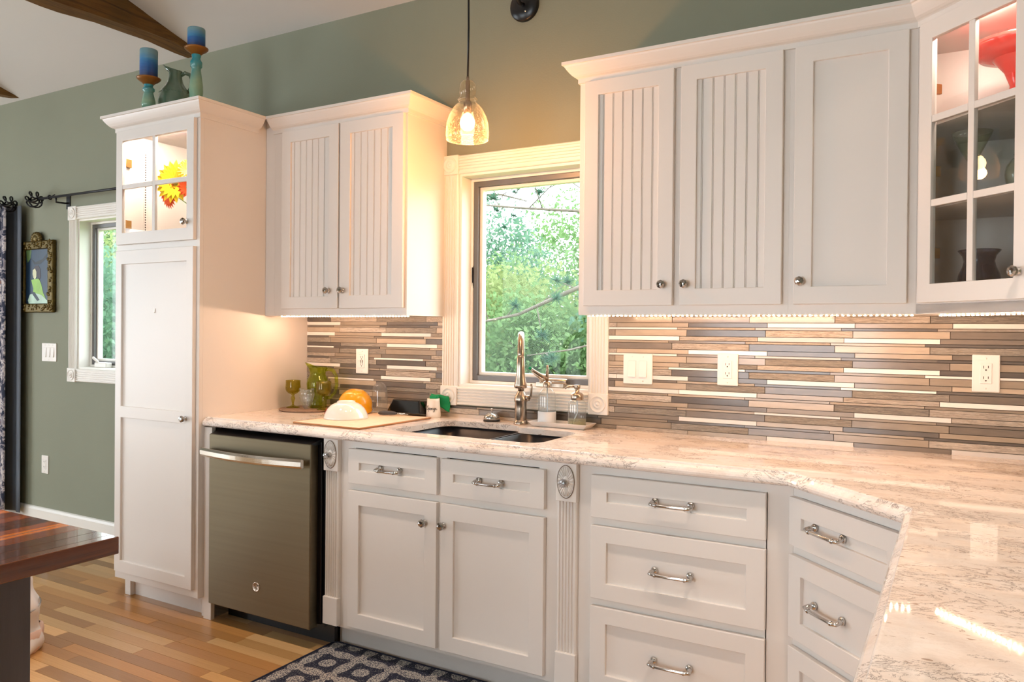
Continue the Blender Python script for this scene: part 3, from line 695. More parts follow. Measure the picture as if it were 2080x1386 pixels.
# ------------------------------------------------------------------ base cabinets
BZ0, BZ1, BD, YB = .105, .871, .605, -.613
def pilaster(parent, x0, x1, label):
    p = MB(); y = 0.
    fluted(p, x0, x1, .225, .740, True, .016, 5, y); p = obj('pilaster', p, M['white'], parent, label=label)
    obj('plinth', MB().box(x0 - .002, x1 + .002, -.024, 0, .113, .225), M['white'], p, .002)
    obj('block', MB().box(x0 - .002, x1 + .002, -.024, 0, .740, .871), M['white'], p, .002)
    xc = (x0 + x1) / 2; mb = MB(); n = 24
    mb.lathe([(.036, 0), (.036, .002), (.033, .004), (.0325, .002), (.012, .003), (.010, .005), (0, .005)], 96, (xc, -.024, .808), 'y', 0, True, .92, 1.6, rib=lambda a, h: 0)
    obj('medallion', mb, M['white'], p)
    pet = MB()
    for k in range(n):
        a = 2 * PI * (k + .5) / n; ca, sa = math.cos(a), math.sin(a)
        pet.tube([(xc + .92 * .012 * ca, -.0265, .808 + 1.6 * .012 * sa), (xc + .92 * .022 * ca, -.0268, .808 + 1.6 * .022 * sa), (xc + .92 * .031 * ca, -.0265, .808 + 1.6 * .031 * sa)], [.0012, .0026, .0034], 6)
    obj('fluting', pet, M['white'], p)
    e = [(xc + .92 * .0345 * math.cos(a), -.0272, .808 + 1.6 * .0345 * math.sin(a)) for a in [2 * PI * i / 48 for i in range(49)]]
    obj('rim', MB().tube(e, .0014, 6, cap=False), M['grout'], p)
    knob(p, xc, .806, -.028, 1., True)
def base(name, label, loc, w, rotz=0., deep=BD, toe=True):
    t = thing(name, label, 'cabinet', loc, rotz, 'white base cabinets'); carcass(t, w, deep, BZ0, BZ1, top=False)
    if toe: obj('toe_kick', MB().box(0, w, .085, .10, 0, BZ0), M['white'], t)
    return t
X0 = .712
sb = base('base_cabinet', 'white sink base cabinet with two doors and two drawers between fluted pilasters', (X0, YB, 0), 1.852 - X0)
SBW = 1.852 - X0; L = lambda x: x - X0
obj('face_frame', frame_mesh(0, SBW, BZ0, BZ1, L(.865), .03, .022, 0, .02).box(L(1.262), L(1.308), 0, .02, BZ0 + .022, BZ1 - .03).box(L(.865), L(1.262), 0, .02, .67, .705).box(L(1.308), L(1.699), 0, .02, .67, .705), M['white'], sb)
pilaster(sb, L(.716), L(.789), 'fluted pilaster beside the dishwasher with an oval medallion')
pilaster(sb, L(1.777), L(1.850), 'fluted pilaster beside the drawer stack with an oval medallion')
drawer(sb, L(.8423), L(1.276), .7006, .8389, L(1.05), .770, w=.118); drawer(sb, L(1.2947), L(1.7278), .7006, .8389, L(1.505), .770, w=.118)
d = door(sb, L(.8423), L(1.276), .1245, .6722, 'flat', .056, .056, .058); knob(d, L(1.2235), .592)
d = door(sb, L(1.2947), L(1.7278), .1245, .6722, 'flat', .058, .060, .058); knob(d, L(1.309), .592)
X1 = 1.8525
qb = base('base_cabinet', 'white three-drawer base cabinet right of the sink', (X1, YB, 0), 2.544 - X1)
QW = 2.544 - X1; L = lambda x: x - X1
obj('face_frame', frame_mesh(0, QW, BZ0, BZ1, L(1.93), .03, .022, 0, .02).box(L(2.44), L(2.47), 0, .02, BZ0 + .022, BZ1 - .03).box(L(1.93), L(2.44), 0, .02, .67, .70).box(L(1.93), L(2.44), 0, .02, .402, .434), M['white'], qb)
drawer(qb, L(1.9038), L(2.4685), .6997, .8406, L(2.182), .772, w=.14); drawer(qb, L(1.9038), L(2.4685), .4305, .6726, L(2.182), .551, w=.14); drawer(qb, L(1.9038), L(2.4685), .128, .4044, L(2.182), .262, w=.14)
# diagonal base with drawers
DB = .486
db = thing('base_cabinet', 'diagonal white corner base cabinet with drawers', 'cabinet', (2.5445, YB, 0), -PI / 4, 'white base cabinets')
obj('face_frame', frame_mesh(0, DB, BZ0, BZ1, .04, .03, .022, 0, .02).box(.04, DB - .04, 0, .02, .67, .70).box(.04, DB - .04, 0, .02, .402, .434), M['white'], db)
for a, b in ((.6997, .8406), (.4305, .6726), (.128, .4044)): drawer(db, .006, DB - .03, a, b, .175, (a + b) / 2, w=.14)
obj('carcass', MB().slab([(.0, .02), (DB, .02), (DB + .30, .40), (.22, .86), (-.29, .34)], BZ0, .86), M['white'], db)
obj('toe_kick', MB().box(.02, DB - .02, .085, .10, 0, BZ0), M['white'], db)
# right run under the worktop
XF = 2.5445 + DB * s2 ; YF = YB - DB * s2
for i, (a, b) in enumerate(((YF - .001, YF - .68), (YF - .682, -2.56))):
    w = a - b; rb = base('base_cabinet', ['white drawer base cabinet on the right run, nearest the corner', 'white drawer base cabinet on the right run, at the end of the worktop'][i], (XF, a, 0), w, -PI / 2, XR - XF - .002)
    obj('face_frame', frame_mesh(0, w, BZ0, BZ1, .04, .03, .022, 0, .02).box(.04, w - .04, 0, .02, .67, .70), M['white'], rb)
    for p, q in ((.6997, .8406), (.4305, .6726), (.128, .4044)): drawer(rb, .03, w - .03, p, q, w=.14)

# ------------------------------------------------------------------ countertop with the sink cut-out
def arc(cx, cy, r, a0, a1, n=6): return [(cx + r * math.cos(math.radians(a0 + (a1 - a0) * i / n)), cy + r * math.sin(math.radians(a0 + (a1 - a0) * i / n))) for i in range(n + 1)]
BL = (1.03, 1.425, -.545, -.262); BRt = (1.425, 1.675, -.545, -.335)
hole = arc(1.055, -.485, .07, 180, 270) + arc(1.60, -.495, .06, 270, 360) + arc(1.60, -.255, .06, 0, 90) + arc(1.39, -.170, .025, 270, 180, 4) + arc(1.335, -.175, .030, 0, 90) + arc(1.055, -.215, .07, 90, 180)
EDGE = .024
OG = [(0, .914), (.004, .9135), (.006, .911), (.0075, .907), (.012, .904), (.018, .900), (.022, .894), (.024, .888), (.023, .881), (.018, .875), (.010, .872), (-.02, .872)]
yc = -.662 + EDGE; dgx = 2.538; inner = [(.002, yc), (dgx, yc), (2.852 + EDGE, yc - (2.852 + EDGE - dgx)), (2.852 + EDGE, -2.60 + EDGE)]
def countertop():
    mb = MB()
    outer = [(.002, -.009)] + [(XR - .001, -.009), (XR - .001, -2.60 + EDGE)][::1]
    poly = [(.002, -.0125), *inner, (XR - .001, -2.60 + EDGE), (XR - .001, -.0125)]
    for z, flip in ((.914, False), (.891, True)):
        tris = tessellate_polygon([[Vector((x, y, 0)) for x, y in poly], [Vector((x, y, 0)) for x, y in hole]])
        mb.add([(x, y, z) for x, y in poly + hole], [tuple(t) for t in tris])
    n = len(hole); mb.add([(x, y, .914) for x, y in hole] + [(x, y, .891) for x, y in hole], [(i, (i + 1) % n, n + (i + 1) % n, n + i) for i in range(n)])
    mb.sweep(OG, inner + [(XR - .001, -2.60 + EDGE)])
    mb.add([(.002, -.0125, .914), (XR - .001, -.0125, .914), (XR - .001, -.0125, .874), (.002, -.0125, .874)], [(0, 1, 2, 3)])
    mb.add([(XR - .001, -.0125, .914), (XR - .001, -2.576, .914), (XR - .001, -2.576, .874), (XR - .001, -.0125, .874)], [(0, 1, 2, 3)])
    mb.add([(.002, -.0125, .914), (.002, yc, .914), (.002, yc, .874), (.002, -.0125, .874)], [(0, 1, 2, 3)])
    tag(obj('countertop', mb, M['quartz']), 'cream speckled quartz worktop with an ogee edge, turning the corner', 'countertop')
countertop()
sk = thing('sink', 'dark undermount double-bowl sink set in the quartz worktop', 'sink', (1.35, -.40, .72))
def bowl(x0, x1, y0, y1, zb, name):
    mb = MB(); r = .05
    def ringp(ins, z): 
        a, b, c, d_ = x0 + ins, x1 - ins, y0 + ins, y1 - ins; rr = max(r - ins * .3, .02)
        return [(x, y, z) for x, y in arc(a + rr, c + rr, rr, 180, 270, 5) + arc(b - rr, c + rr, rr, 270, 360, 5) + arc(b - rr, d_ - rr, rr, 0, 90, 5) + arc(a + rr, d_ - rr, rr, 90, 180, 5)]
    rings = [ringp(-.008, .8905), ringp(0, .8905), ringp(.004, zb + .03), ringp(.012, zb + .008), ringp(.03, zb), ]
    n = len(rings[0]); vs = [p for q in rings for p in q]; fs = [(i * n + k, i * n + (k + 1) % n, (i + 1) * n + (k + 1) % n, (i + 1) * n + k) for i in range(len(rings) - 1) for k in range(n)] + [tuple((len(rings) - 1) * n + k for k in range(n))]
    mb.add([(x - 1.35, y + .40, z - .72) for x, y, z in vs], fs, 0, True)
    b = obj(name, mb, M['sink'], sk)
    obj('drain', MB().lathe([(.04, .001), (.042, .004), (.034, .003), (.02, .0015), (0, .0015)], 24, ((x0 + x1) / 2 - 1.35, (y0 + y1) / 2 + .40, zb - .72)), M['chrome'], b)
bowl(.982, 1.368, -.558, -.142, .69, 'bowl'); bowl(1.396, 1.663, -.558, -.192, .72, 'bowl')
obj('divider', MB().box(1.3675 - 1.35, 1.3965 - 1.35, -.156, .205, .10, .128), M['sink'], sk, .008, seg=3)

# ------------------------------------------------------------------ dishwasher
dw = thing('dishwasher', 'slate steel dishwasher with a bowed bar handle', 'dishwasher', (.06, -.613, 0))
obj('tub', MB().box(.004, .640, .01, .58, .095, .862), M['black'], dw)
obj('door', MB().box(.006, .620, -.062, -.018, .088, .845), M['slate'], dw, .004)
obj('door_liner', MB().box(.02, .638, -.018, .009, .10, .852), M['black'], dw, .003)
obj('control_strip', MB().add([(.010, -.058, .8452), (.617, -.058, .8452), (.632, .0, .866), (.012, .0, .866), (.010, -.058, .840), (.617, -.058, .840), (.632, .0, .840), (.012, .0, .840)], [(0, 1, 2, 3), (4, 5, 6, 7)[::-1], (0, 4, 5, 1), (1, 5, 6, 2), (2, 6, 7, 3), (3, 7, 4, 0)]), M['black'], dw, label='glossy black control strip along the top edge')
mb = MB(); pts = []
for i in range(17):
    u = i / 16; x = -.014 + .615 * u; y = -.085 - .034 * math.sin(PI * u); pts.append((x, y))
vs = []; fs = []
for x, y in pts:
    vs += [(x, y - .006, .748), (x, y - .012, .758), (x, y - .012, .776), (x, y - .005, .787), (x, y + .004, .784), (x, y + .004, .750)]
for i in range(16):
    for k in range(6): fs.append((i * 6 + k, i * 6 + (k + 1) % 6, (i + 1) * 6 + (k + 1) % 6, (i + 1) * 6 + k))
fs += [tuple(range(6)), tuple(96 + k for k in range(6))]
mb.add(vs, fs, 0, False)
for x in (.008, .578): mb.box(x - .012, x + .012, -.088, -.060, .757, .779)
obj('handle', mb, M['steel_bar'], dw, .002, label='bowed polished steel bar handle')
bd = obj('badge', MB().lathe([(.021, 0), (.021, .0015), (.019, .003), (.0175, .002), (0, .002)], 32, (.310, -.062, .212), 'y'), M['nickel'], dw, label='round maker emblem with a script monogram')
def stroke(mb, pts, fn, r, n=6):
    P3 = []
    for i in range(len(pts) - 1):  # Catmull-Rom
        p0, p1, p2, p3 = pts[max(i - 1, 0)], pts[i], pts[i + 1], pts[min(i + 2, len(pts) - 1)]
        for k in range(5):
            t = k / 5; q = [.5 * (2 * p1[j] + (p2[j] - p0[j]) * t + (2 * p0[j] - 5 * p1[j] + 4 * p2[j] - p3[j]) * t * t + (3 * p1[j] - p0[j] - 3 * p2[j] + p3[j]) * t ** 3) for j in (0, 1)]
            P3.append(fn(*q))
    P3.append(fn(*pts[-1])); mb.tube(P3, r, n)
mb = MB(); fn = lambda a, b: (.310 + a * .011, -.0645, .212 + b * .011)
stroke(mb, [(-.1, .9), (-.7, .8), (-1, .1), (-.6, -.6), (-.1, -.3), (-.2, .2), (-.5, .1)], fn, .0007); stroke(mb, [(.1, .7), (.6, .9), (.9, .5), (.4, .2), (.1, -.2), (.5, -.8), (1, -.4)], fn, .0007)
obj('monogram', mb, M['slate'], bd)
obj('toe_panel', MB().box(.0, .648, .055, .075, .0, .094), M['black'], dw)
obj('side_gasket', MB().box(.640, .648, -.006, .06, .09, .865), M['black'], dw)

# ------------------------------------------------------------------ rug
rg = MB(); ox0, ox1, oy0, oy1 = .708, 2.05, -1.30, -.552
vs = []; fs = []; nx, ny = 40, 20
poly = arc(ox0 + .03, oy0 + .03, .03, 180, 270) + arc(ox1 - .03, oy0 + .03, .03, 270, 360) + arc(ox1 - .03, oy1 - .03, .03, 0, 90) + arc(ox0 + .03, oy1 - .03, .03, 90, 180)
rug = thing('rug', 'navy and beige lattice-patterned rug in front of the sink', 'rug', (1.0, -.9, 0))
obj('pile', MB().slab([(x - 1.0, y + .9) for x, y in poly], .001, .009), M['rug'], rug, .002)
M['binding'] = P('navy_binding', '#141930', .95, bump=.4, bscale=200)
e = [(x - 1.0, y + .9, .006) for x, y in poly]; obj('binding', MB().tube(e + [e[0]], .0062, 8, cap=False), M['binding'], rug)

# ------------------------------------------------------------------ island
isl = thing('kitchen_island', 'butcher block island with a walnut strip top and a worn grey base', 'island', (1.0, -2.6, 0))
IX, IY, IZ = 1.372, -1.961, .86
rb_ = random.Random(5); x = IX - .030; k = 0
obj('end_cap', MB().box(IX - .030 - 1., IX - 1., -.75, IY + 2.6, IZ - .038, IZ), M['butcher'][0], isl, .002)
while x > -.25:
    w = rb_.uniform(.032, .062); mt = M['butcher'][3] if k % 6 == 3 else M['butcher'][rb_.randrange(3)]
    obj('strip', MB().box(x - w + .0004 - 1., x - 1., -.75, IY + 2.6, IZ - .038, IZ + rb_.uniform(-.0003, .0003)), mt, isl, .0006); x -= w; k += 1
obj('base', MB().box(-.85, 1.10 - 1., -.65, -2.0 + 2.6, 0, IZ - .038), M['walnut_paint'], isl, .003)
for xx in (-.6, -.25): obj('board_joint', MB().box(xx, xx + .004, -.0 + .6, .602, .05, .80), M['ink'], isl)

# ------------------------------------------------------------------ pendant lamp
pd = thing('pendant_lamp', 'seeded glass bell pendant lamp on a black cord over the sink', 'lamp', (1.313, -.50, 2.050))
pd.scale = (.96, .96, .96)
obj('shade', MB().lathe([(.084, 0), (.0865, .012), (.087, .03), (.0845, .062), (.076, .092), (.062, .12), (.048, .138), (.036, .146), (.030, .149), (.034, .152), (.040, .160), (.034, .168), (.028, .172), (.031, .178), (.034, .190), (.0345, .205), (.031, .222), (.022, .234), (.010, .239)], 48), M['seeded'], pd)
obj('shade_rim', MB().tube([(.0842 * math.cos(2 * PI * i / 48), .0842 * math.sin(2 * PI * i / 48), 0) for i in range(49)], .0016, 6, cap=False), M['seeded'], pd)
obj('bulb', MB().lathe([(0, .035), (.014, .038), (.026, .050), (.030, .066), (.027, .082), (.016, .098), (.012, .104)], 24), M['bulb'], pd, label='glowing warm bulb')
obj('socket', MB().lathe([(0, .100), (.016, .102), (.017, .148), (.012, .155), (.009, .160), (.009, .236), (.006, .240), (.006, .252), (0, .252)], 20), M['nickel'], pd)
obj('cord', MB().tube([(0, 0, .25), (.002, 0, .45), (-.001, 0, .7), (0, 0, (ceil_z(-.50) - 2.050) / .96 - .01)], .0042, 8), M['black'], pd)
obj('canopy', MB().lathe([(.06, 1.060), (.055, 1.030), (.02, 1.018), (0, 1.016)], 28), M['black'], pd)
l = bpy.data.lights.new('pendant_bulb_light', 'POINT'); l.energy = 29; l.color = (1.0, .44, .145); l.shadow_soft_size = .03
lo = bpy.data.objects.new('pendant_bulb_light', l); COL.objects.link(lo); lo.location = (1.313, -.50, 2.050 + .02)
# wall sconce
sc = thing('wall_sconce', 'black round wall sconce at the top above the sink window', 'sconce', (1.284, 0, 2.75))
obj('backplate', MB().lathe([(.070, 0), (.070, .012), (.066, .018), (.03, .022), (0, .022)], 40, (0, 0, 0), 'y'), M['black'], sc)
obj('arm', MB().tube([(0, -.02, .0), (0, -.05, -.004), (-.004, -.085, .02), (-.008, -.10, .07), (-.008, -.10, .13)], .009, 10), M['black'], sc)
obj('screw', MB().lathe([(0, .004), (.004, .003), (.005, 0)], 10, (.012, -.021, -.03), 'y'), M['chrome'], sc)
obj('shade', MB().lathe([(.018, .12), (.03, .135), (.06, .17), (.075, .20), (.077, .205)], 28, (-.008, -.10, 0)), M['black'], sc, thick=.002)

# ------------------------------------------------------------------ things on the worktop, left of the sink
CT = .914
o = thing('trivet', 'round woven brown trivet under the green glassware', 'trivet', (.165, -.168, CT))
obj('disc', MB().lathe([(0, 0), (.136, 0), (.139, .004), (.136, .009), (0, .009)], 48), M['cork'], o)
e = [(.137 * math.cos(2 * PI * i / 64), .137 * math.sin(2 * PI * i / 64), .0055 + .0008 * (i % 2)) for i in range(65)]
obj('rim', MB().tube(e, .0045, 6, cap=False), M['cork'], o)
GZ = CT + .0092
def goblet(x, y, label):
    t = thing('goblet', label, 'goblet', (x, y, GZ), group='olive glass goblets')
    n = 20
    rib = lambda a, h: .035 * abs(math.sin(n / 2 * a + h * 160)) if .073 < h < .118 else 0
    obj('bowl', MB().lathe([(0, .066), (.012, .067), (.024, .073), (.032, .082), (.036, .092), (.0365, .104), (.035, .116), (.0355, .125), (.036, .137), (.034, .137), (.0335, .12), (.034, .10), (.028, .08), (0, .072)], 60, rib=rib), M['amber_glass'], t)
    obj('stem', MB().lathe([(.005, .012), (.0055, .022), (.008, .034), (.0105, .044), (.009, .053), (.006, .060), (.010, .067), (0, .068)], 20), M['amber_glass'], t)
    obj('foot', MB().lathe([(0, 0), (.033, 0), (.034, .002), (.026, .006), (.010, .010), (.005, .014)], 36), M['amber_glass'], t)
goblet(.083, -.190, 'olive glass goblet standing left of the green pitcher')
goblet(.281, -.182, 'olive glass goblet standing right of the green pitcher, before its handle')
pt = thing('glass_pitcher', 'green pressed glass pitcher with a curved handle', 'pitcher', (.178, -.117, GZ))
rib = lambda a, h: (.03 * abs(math.sin(6 * a + 25 * h))) if .03 < h < .14 else 0
obj('body', MB().lathe([(0, 0), (.044, 0), (.047, .006), (.044, .02), (.046, .05), (.051, .09), (.053, .12), (.050, .142), (.042, .156), (.0385, .166), (.040, .18), (.044, .192), (.047, .200), (.0485, .203), (.0465, .203), (.041, .19), (.036, .168), (.040, .155), (.047, .14), (.049, .11), (.042, .05), (.040, .012), (0, .010)], 72, rib=rib), M['green_glass'], pt)
# pouring lip to the left and handle to the right, as seen from the room
dr = Vector((.866, .5, 0))
def pl(r, z, w=0.): return (dr.x * r - dr.y * w, dr.y * r + dr.x * w, z)
vs = []; nl = 9
for i in range(nl):
    a = -1. + 2. * i / (nl - 1); k = math.cos(a * PI / 2)
    vs += [pl(-.046 * math.cos(a * 1.35), .201, .046 * math.sin(a * 1.35)), pl(-.046 * math.cos(a * 1.35) - .018 * k, .201 + .024 * k, .040 * math.sin(a * 1.2) * (1 - .35 * k))]
obj('lip', MB().add(vs, [(2 * i, 2 * i + 2, 2 * i + 3, 2 * i + 1) for i in range(nl - 1)], 0, True), M['green_glass'], pt, thick=.003)
hp = [pl(.040, .188), pl(.055, .194), pl(.078, .185), pl(.093, .155), pl(.096, .115), pl(.086, .075), pl(.066, .052), pl(.047, .048)]
obj('handle', MB().tube(hp, [.009, .0095, .0095, .009, .0085, .008, .008, .009], 12), M['green_glass'], pt)
hv = thing('heart_vase', 'small clear glass heart-shaped vase in front of the green pitcher', 'vase', (.199, -.214, GZ))
prof = [(0, 0), (.010, .001), (.018, .012), (.028, .035), (.036, .058), (.039, .075), (.036, .088), (.028, .095)]
mb = MB().lathe(prof, 40, sy=.55); M_ = Matrix.Rotation(.5, 4, 'Z'); mb.xform(M_)
obj('body', mb, M['clear'], hv)
lob = []
for i in range(49):
    a = 2 * PI * i / 48; x = .034 * math.cos(a); z = .088 + .010 * abs(math.cos(a)) + .004 * math.sin(9 * a); p = M_ @ Vector((x, .019 * math.sin(a), z)); lob.append(tuple(p))
obj('ruffled_rim', MB().tube(lob, .0034, 8, cap=False), M['clear'], hv)
obj('inner_heart', MB().lathe([(0, .018), (.012, .024), (.020, .042), (.022, .058), (.014, .068), (0, .064)], 20, sy=.4).xform(M_), M['clear'], hv)

mt = thing('drying_mat', 'tan drying mat spread on the worktop left of the sink', 'mat', (.705, -.37, CT))
obj('mat', MB().slab([(-.190, -.238), (.180, -.248), (.188, .225), (-.20, .235)], .0005, .008), M['mat'], mt, .0025)
e = [(-.190, -.238, .0045), (.180, -.248, .0045), (.188, .225, .0045), (-.20, .235, .0045), (-.190, -.238, .0045)]
obj('hem', MB().tube(e, .0042, 6), P('mat_hem', '#a8744a', .9), mt)
MZ = CT + .0085
wb = thing('mixing_bowl', 'white glazed bowl with a red fleck turned upside down on the mat', 'bowl', (.607, -.385, MZ))
obj('bowl', MB().lathe([(.097, 0), (.0985, .003), (.0965, .008), (.092, .022), (.081, .043), (.066, .058), (.050, .067), (.040, .070), (.039, .076), (.036, .0765), (.035, .072), (0, .072)], 56), M['enamel'], wb)
mb = MB()
for a0, z, s in ((3.75, .030, .011), (3.87, .040, .006), (3.70, .018, .007)):
    r = .0905 - .35 * max(z - .022, 0); c = Vector((math.cos(a0) * (r + .0008), math.sin(a0) * (r + .0008), z)); n = Vector((math.cos(a0), math.sin(a0), .5)).normalized(); tt = Vector((-math.sin(a0), math.cos(a0), 0)); uu = n.cross(tt)
    mb.add([c + (tt * math.cos(q) * s * .8 + uu * math.sin(q) * s * 1.2) + n * .0012 for q in [2 * PI * i / 12 for i in range(12)]], [tuple(range(12))])
obj('red_mark', mb, M['red'], wb, thick=.001)
yb = thing('ribbed_bowl', 'yellow ribbed bowl tipped over behind the white bowl', 'bowl', (.505, -.21, MZ))
ry = Matrix.Translation((.0, 0, .032)) @ Matrix.Rotation(math.radians(20), 4, Vector((.5, .866, 0)))
pr = [(.080, -.008), (.083, -.005), (.081, .0)]
for i in range(12):
    u = i / 11; z = .003 + .070 * math.sin(u * PI / 2 * .98); r = .080 * math.cos(u * PI / 2 * .80); pr += [(r, z), (r - .0012, z + .0028)]
pr += [(.020, .078), (0, .079)]
obj('bowl', MB().lathe(pr, 48).xform(ry), M['yellow'], yb)
cl = thing('glass_cloche', 'small clear glass cloche beside the yellow bowl', 'cloche', (.560, -.098, CT))
obj('dome', MB().lathe([(.039, 0), (.0395, .003), (.038, .006), (.037, .10), (.036, .115), (.031, .130), (.022, .142), (.010, .148), (0, .149)], 40), M['clear'], cl)
obj('rim', MB().tube([(.0385 * math.cos(2 * PI * i / 40), .0385 * math.sin(2 * PI * i / 40), .003) for i in range(41)], .0026, 6, cap=False), M['clear'], cl)
lp = thing('loaf_pan', 'glossy black loaf pan tipped upside down behind the mat', 'pan', (.735, -.092, CT + .009))
rx = Matrix.Rotation(math.radians(-7), 4, 'X')
def frus(w0, d0, w1, d1, z0, z1): 
    a = [(-w0, -d0, z0), (w0, -d0, z0), (w0, d0, z0), (-w0, d0, z0), (-w1, -d1, z1), (w1, -d1, z1), (w1, d1, z1), (-w1, d1, z1)]
    return a, [(0, 1, 5, 4), (1, 2, 6, 5), (2, 3, 7, 6), (3, 0, 4, 7), (4, 5, 6, 7)]
mb = MB(); a, f = frus(.098, .052, .078, .038, .004, .066); mb.add(a, f); obj('body', mb.xform(rx), M['blackgloss'], lp, .008, seg=3)
mb = MB().box(-.108, .108, -.060, .060, 0, .0045); obj('rim', mb.xform(rx), M['blackgloss'], lp, .002)
mb = MB()
for s in (-1, 1): mb.box(s * .108 - .012 * (s < 0), s * .108 + .012 * (s > 0), -.022, .022, .0, .0045)
obj('lugs', mb.xform(rx), M['blackgloss'], lp, .002)
pe = thing('peeler', 'vegetable peeler with a dark grey handle lying on the mat', 'peeler', (.72, -.19, MZ))
dv = Vector((.93, .36, 0)).normalized()
def ln(a, z): return (dv.x * a, dv.y * a, z)
obj('handle', MB().tube([ln(-.075, .010), ln(-.068, .0105), ln(-.045, .012), ln(-.015, .012), ln(.005, .0105), ln(.012, .010)], [.003, .008, .0105, .0098, .0075, .005], 12), M['rubber'], pe)
obj('blade', MB().tube([ln(.01, .010), ln(.03, .009), ln(.05, .008), ln(.068, .006)], [.004, .0045, .004, .0015], 8), M['chrome'], pe)
mg = thing('sponge_crock', 'cream ceramic sponge holder lettered in black script', 'crock', (.868, -.088, CT))
obj('crock', MB().lathe([(0, 0), (.033, 0), (.0345, .004), (.0335, .02), (.031, .05), (.0290, .075), (.0280, .088), (.0255, .088), (.026, .07), (.029, .01), (0, .008)], 44), M['ceramic'], mg)
mb = MB(); ac = math.atan2(-2.92, 2.09)
def mfn(u, v):
    z = .042 + (v - .5) * .0098; r = .0338 - .0333 * (z - .018) / .085 * .16 + .0002; a = ac - .30 + (u - 2.5) * .0098 / .031
    return (r * math.cos(a), r * math.sin(a), z)
LET = [[(.9, 1.75), (.6, 1.95), (.3, 1.7), (.35, 1.35), (.7, 1.05), (.8, .6), (.5, .15), (.15, .1), (0, .35)], [(1.1, .9), (1.2, .2), (1.15, -.9)], [(1.18, .6), (1.45, 1.0), (1.75, .8), (1.7, .3), (1.4, .1), (1.2, .3)],
       [(2.3, .95), (2.0, .85), (1.9, .4), (2.1, .05), (2.4, .3), (2.4, .8), (2.2, .95), (2.6, .85)], [(2.6, .9), (2.7, .1), (2.75, .7), (3.05, 1), (3.2, .7), (3.2, .15), (3.4, .15)],
       [(4.0, .9), (3.7, 1.0), (3.5, .6), (3.6, .15), (3.9, .3), (4.0, .9), (4.0, -.4), (3.8, -.9), (3.4, -.8), (3.6, -.3), (4.2, .2)], [(4.3, .4), (4.7, .7), (4.6, 1.0), (4.4, .8), (4.4, .3), (4.7, .1), (5.2, .4)]]
for s in LET: stroke(mb, s, mfn, .0008, 5)
obj('lettering', mb, M['ink'], mg, label='the word Sponge in black script')
gc = thing('dish_cloth', 'green cellulose cloth tucked into the sponge holder', 'cloth', (.868, -.088, CT + .088))
vs = []; nx, nz = 10, 8
for i in range(nx):
    u = i / (nx - 1)
    for j in range(nz):
        v = j / (nz - 1); x = -.033 + .085 * u; z = .018 - .010 * u - .002 * math.sin(u * 9) - v * (.045 + .028 * u); y = .030 + .030 * u * .9 + .003 * math.sin(6 * v + 5 * u) + (.004 if v > .3 else 0)
        vs.append((x, y - .004, z))
fs = [(i * nz + j, (i + 1) * nz + j, (i + 1) * nz + j + 1, i * nz + j + 1) for i in range(nx - 1) for j in range(nz - 1)]
obj('cloth', MB().add(vs, fs, 0, True), M['greencloth'], gc, thick=.004)
obj('tucked_end', MB().box(-.020, .020, -.004, .016, -.06, .012), M['greencloth'], gc, .003)

# ------------------------------------------------------------------ round the sink
bl = thing('service_bell', 'small chrome desk bell on the ledge behind the sink', 'bell', (1.168, -.064, CT))
obj('base', MB().lathe([(0, 0), (.037, 0), (.038, .004), (.035, .009), (.030, .011), (0, .011)], 36), M['black'], bl)
obj('dome', MB().lathe([(.035, .011), (.036, .014), (.0335, .022), (.027, .031), (.016, .037), (.005, .0395), (0, .0395)], 36), M['chrome'], bl)
obj('plunger', MB().lathe([(.0035, .038), (.0035, .050), (.006, .053), (.0055, .058), (0, .059)], 14), M['chrome'], bl)
fa = thing('faucet', 'brushed nickel pull-down kitchen faucet', 'faucet', (1.331, -.092, CT))
obj('base', MB().lathe([(0, 0), (.031, 0), (.0315, .004), (.027, .016), (.024, .020)], 32), M['nickel'], fa)
obj('body', MB().lathe([(.0245, .018), (.0255, .022), (.0262, .07), (.0258, .094), (.029, .100), (.0295, .108), (.026, .122), (.019, .135), (.014, .142), (.0125, .150)], 32), M['nickel'], fa)
fd = Vector((.48, -.877, 0))
arcp = []
H0, RA = .285, .102
for z in (.14, .20, .25, H0): arcp.append((0, 0, z))
for i in range(1, 13):
    a = PI * i / 13; c = RA * (1 - math.cos(a)); arcp.append((fd.x * c, fd.y * c, H0 + RA * math.sin(a)))
end = 2 * RA
obj('spout', MB().tube(arcp + [(fd.x * end, fd.y * end, H0 + .006)], .0138, 16), M['nickel'], fa)
obj('spray_head', MB().lathe([(.0125, .125), (.0152, .122), (.0170, .075), (.0180, .055), (.0184, .050), (.0205, .034), (.0250, .012), (.0265, 0), (.022, -.004), (0, -.004)], 28, (fd.x * end, fd.y * end, H0 - .110)), M['nickel'], fa)
obj('lever', MB().lathe([(0, 0), (.012, 0), (.012, .018), (0, .020)], 18, (.022, 0, .115), 'x').tube([(.040, 0, .116), (.050, -.004, .125), (.054, -.006, .16), (.055, -.006, .178)], [.007, .006, .0055, .006], 10), M['nickel'], fa)
tr = thing('soap_tray', 'long white tray holding two soap bottles behind the sink', 'tray', (1.522, -.082, CT))
mb = MB(); a, f = frus(.118, .036, .136, .050, .0005, .022)
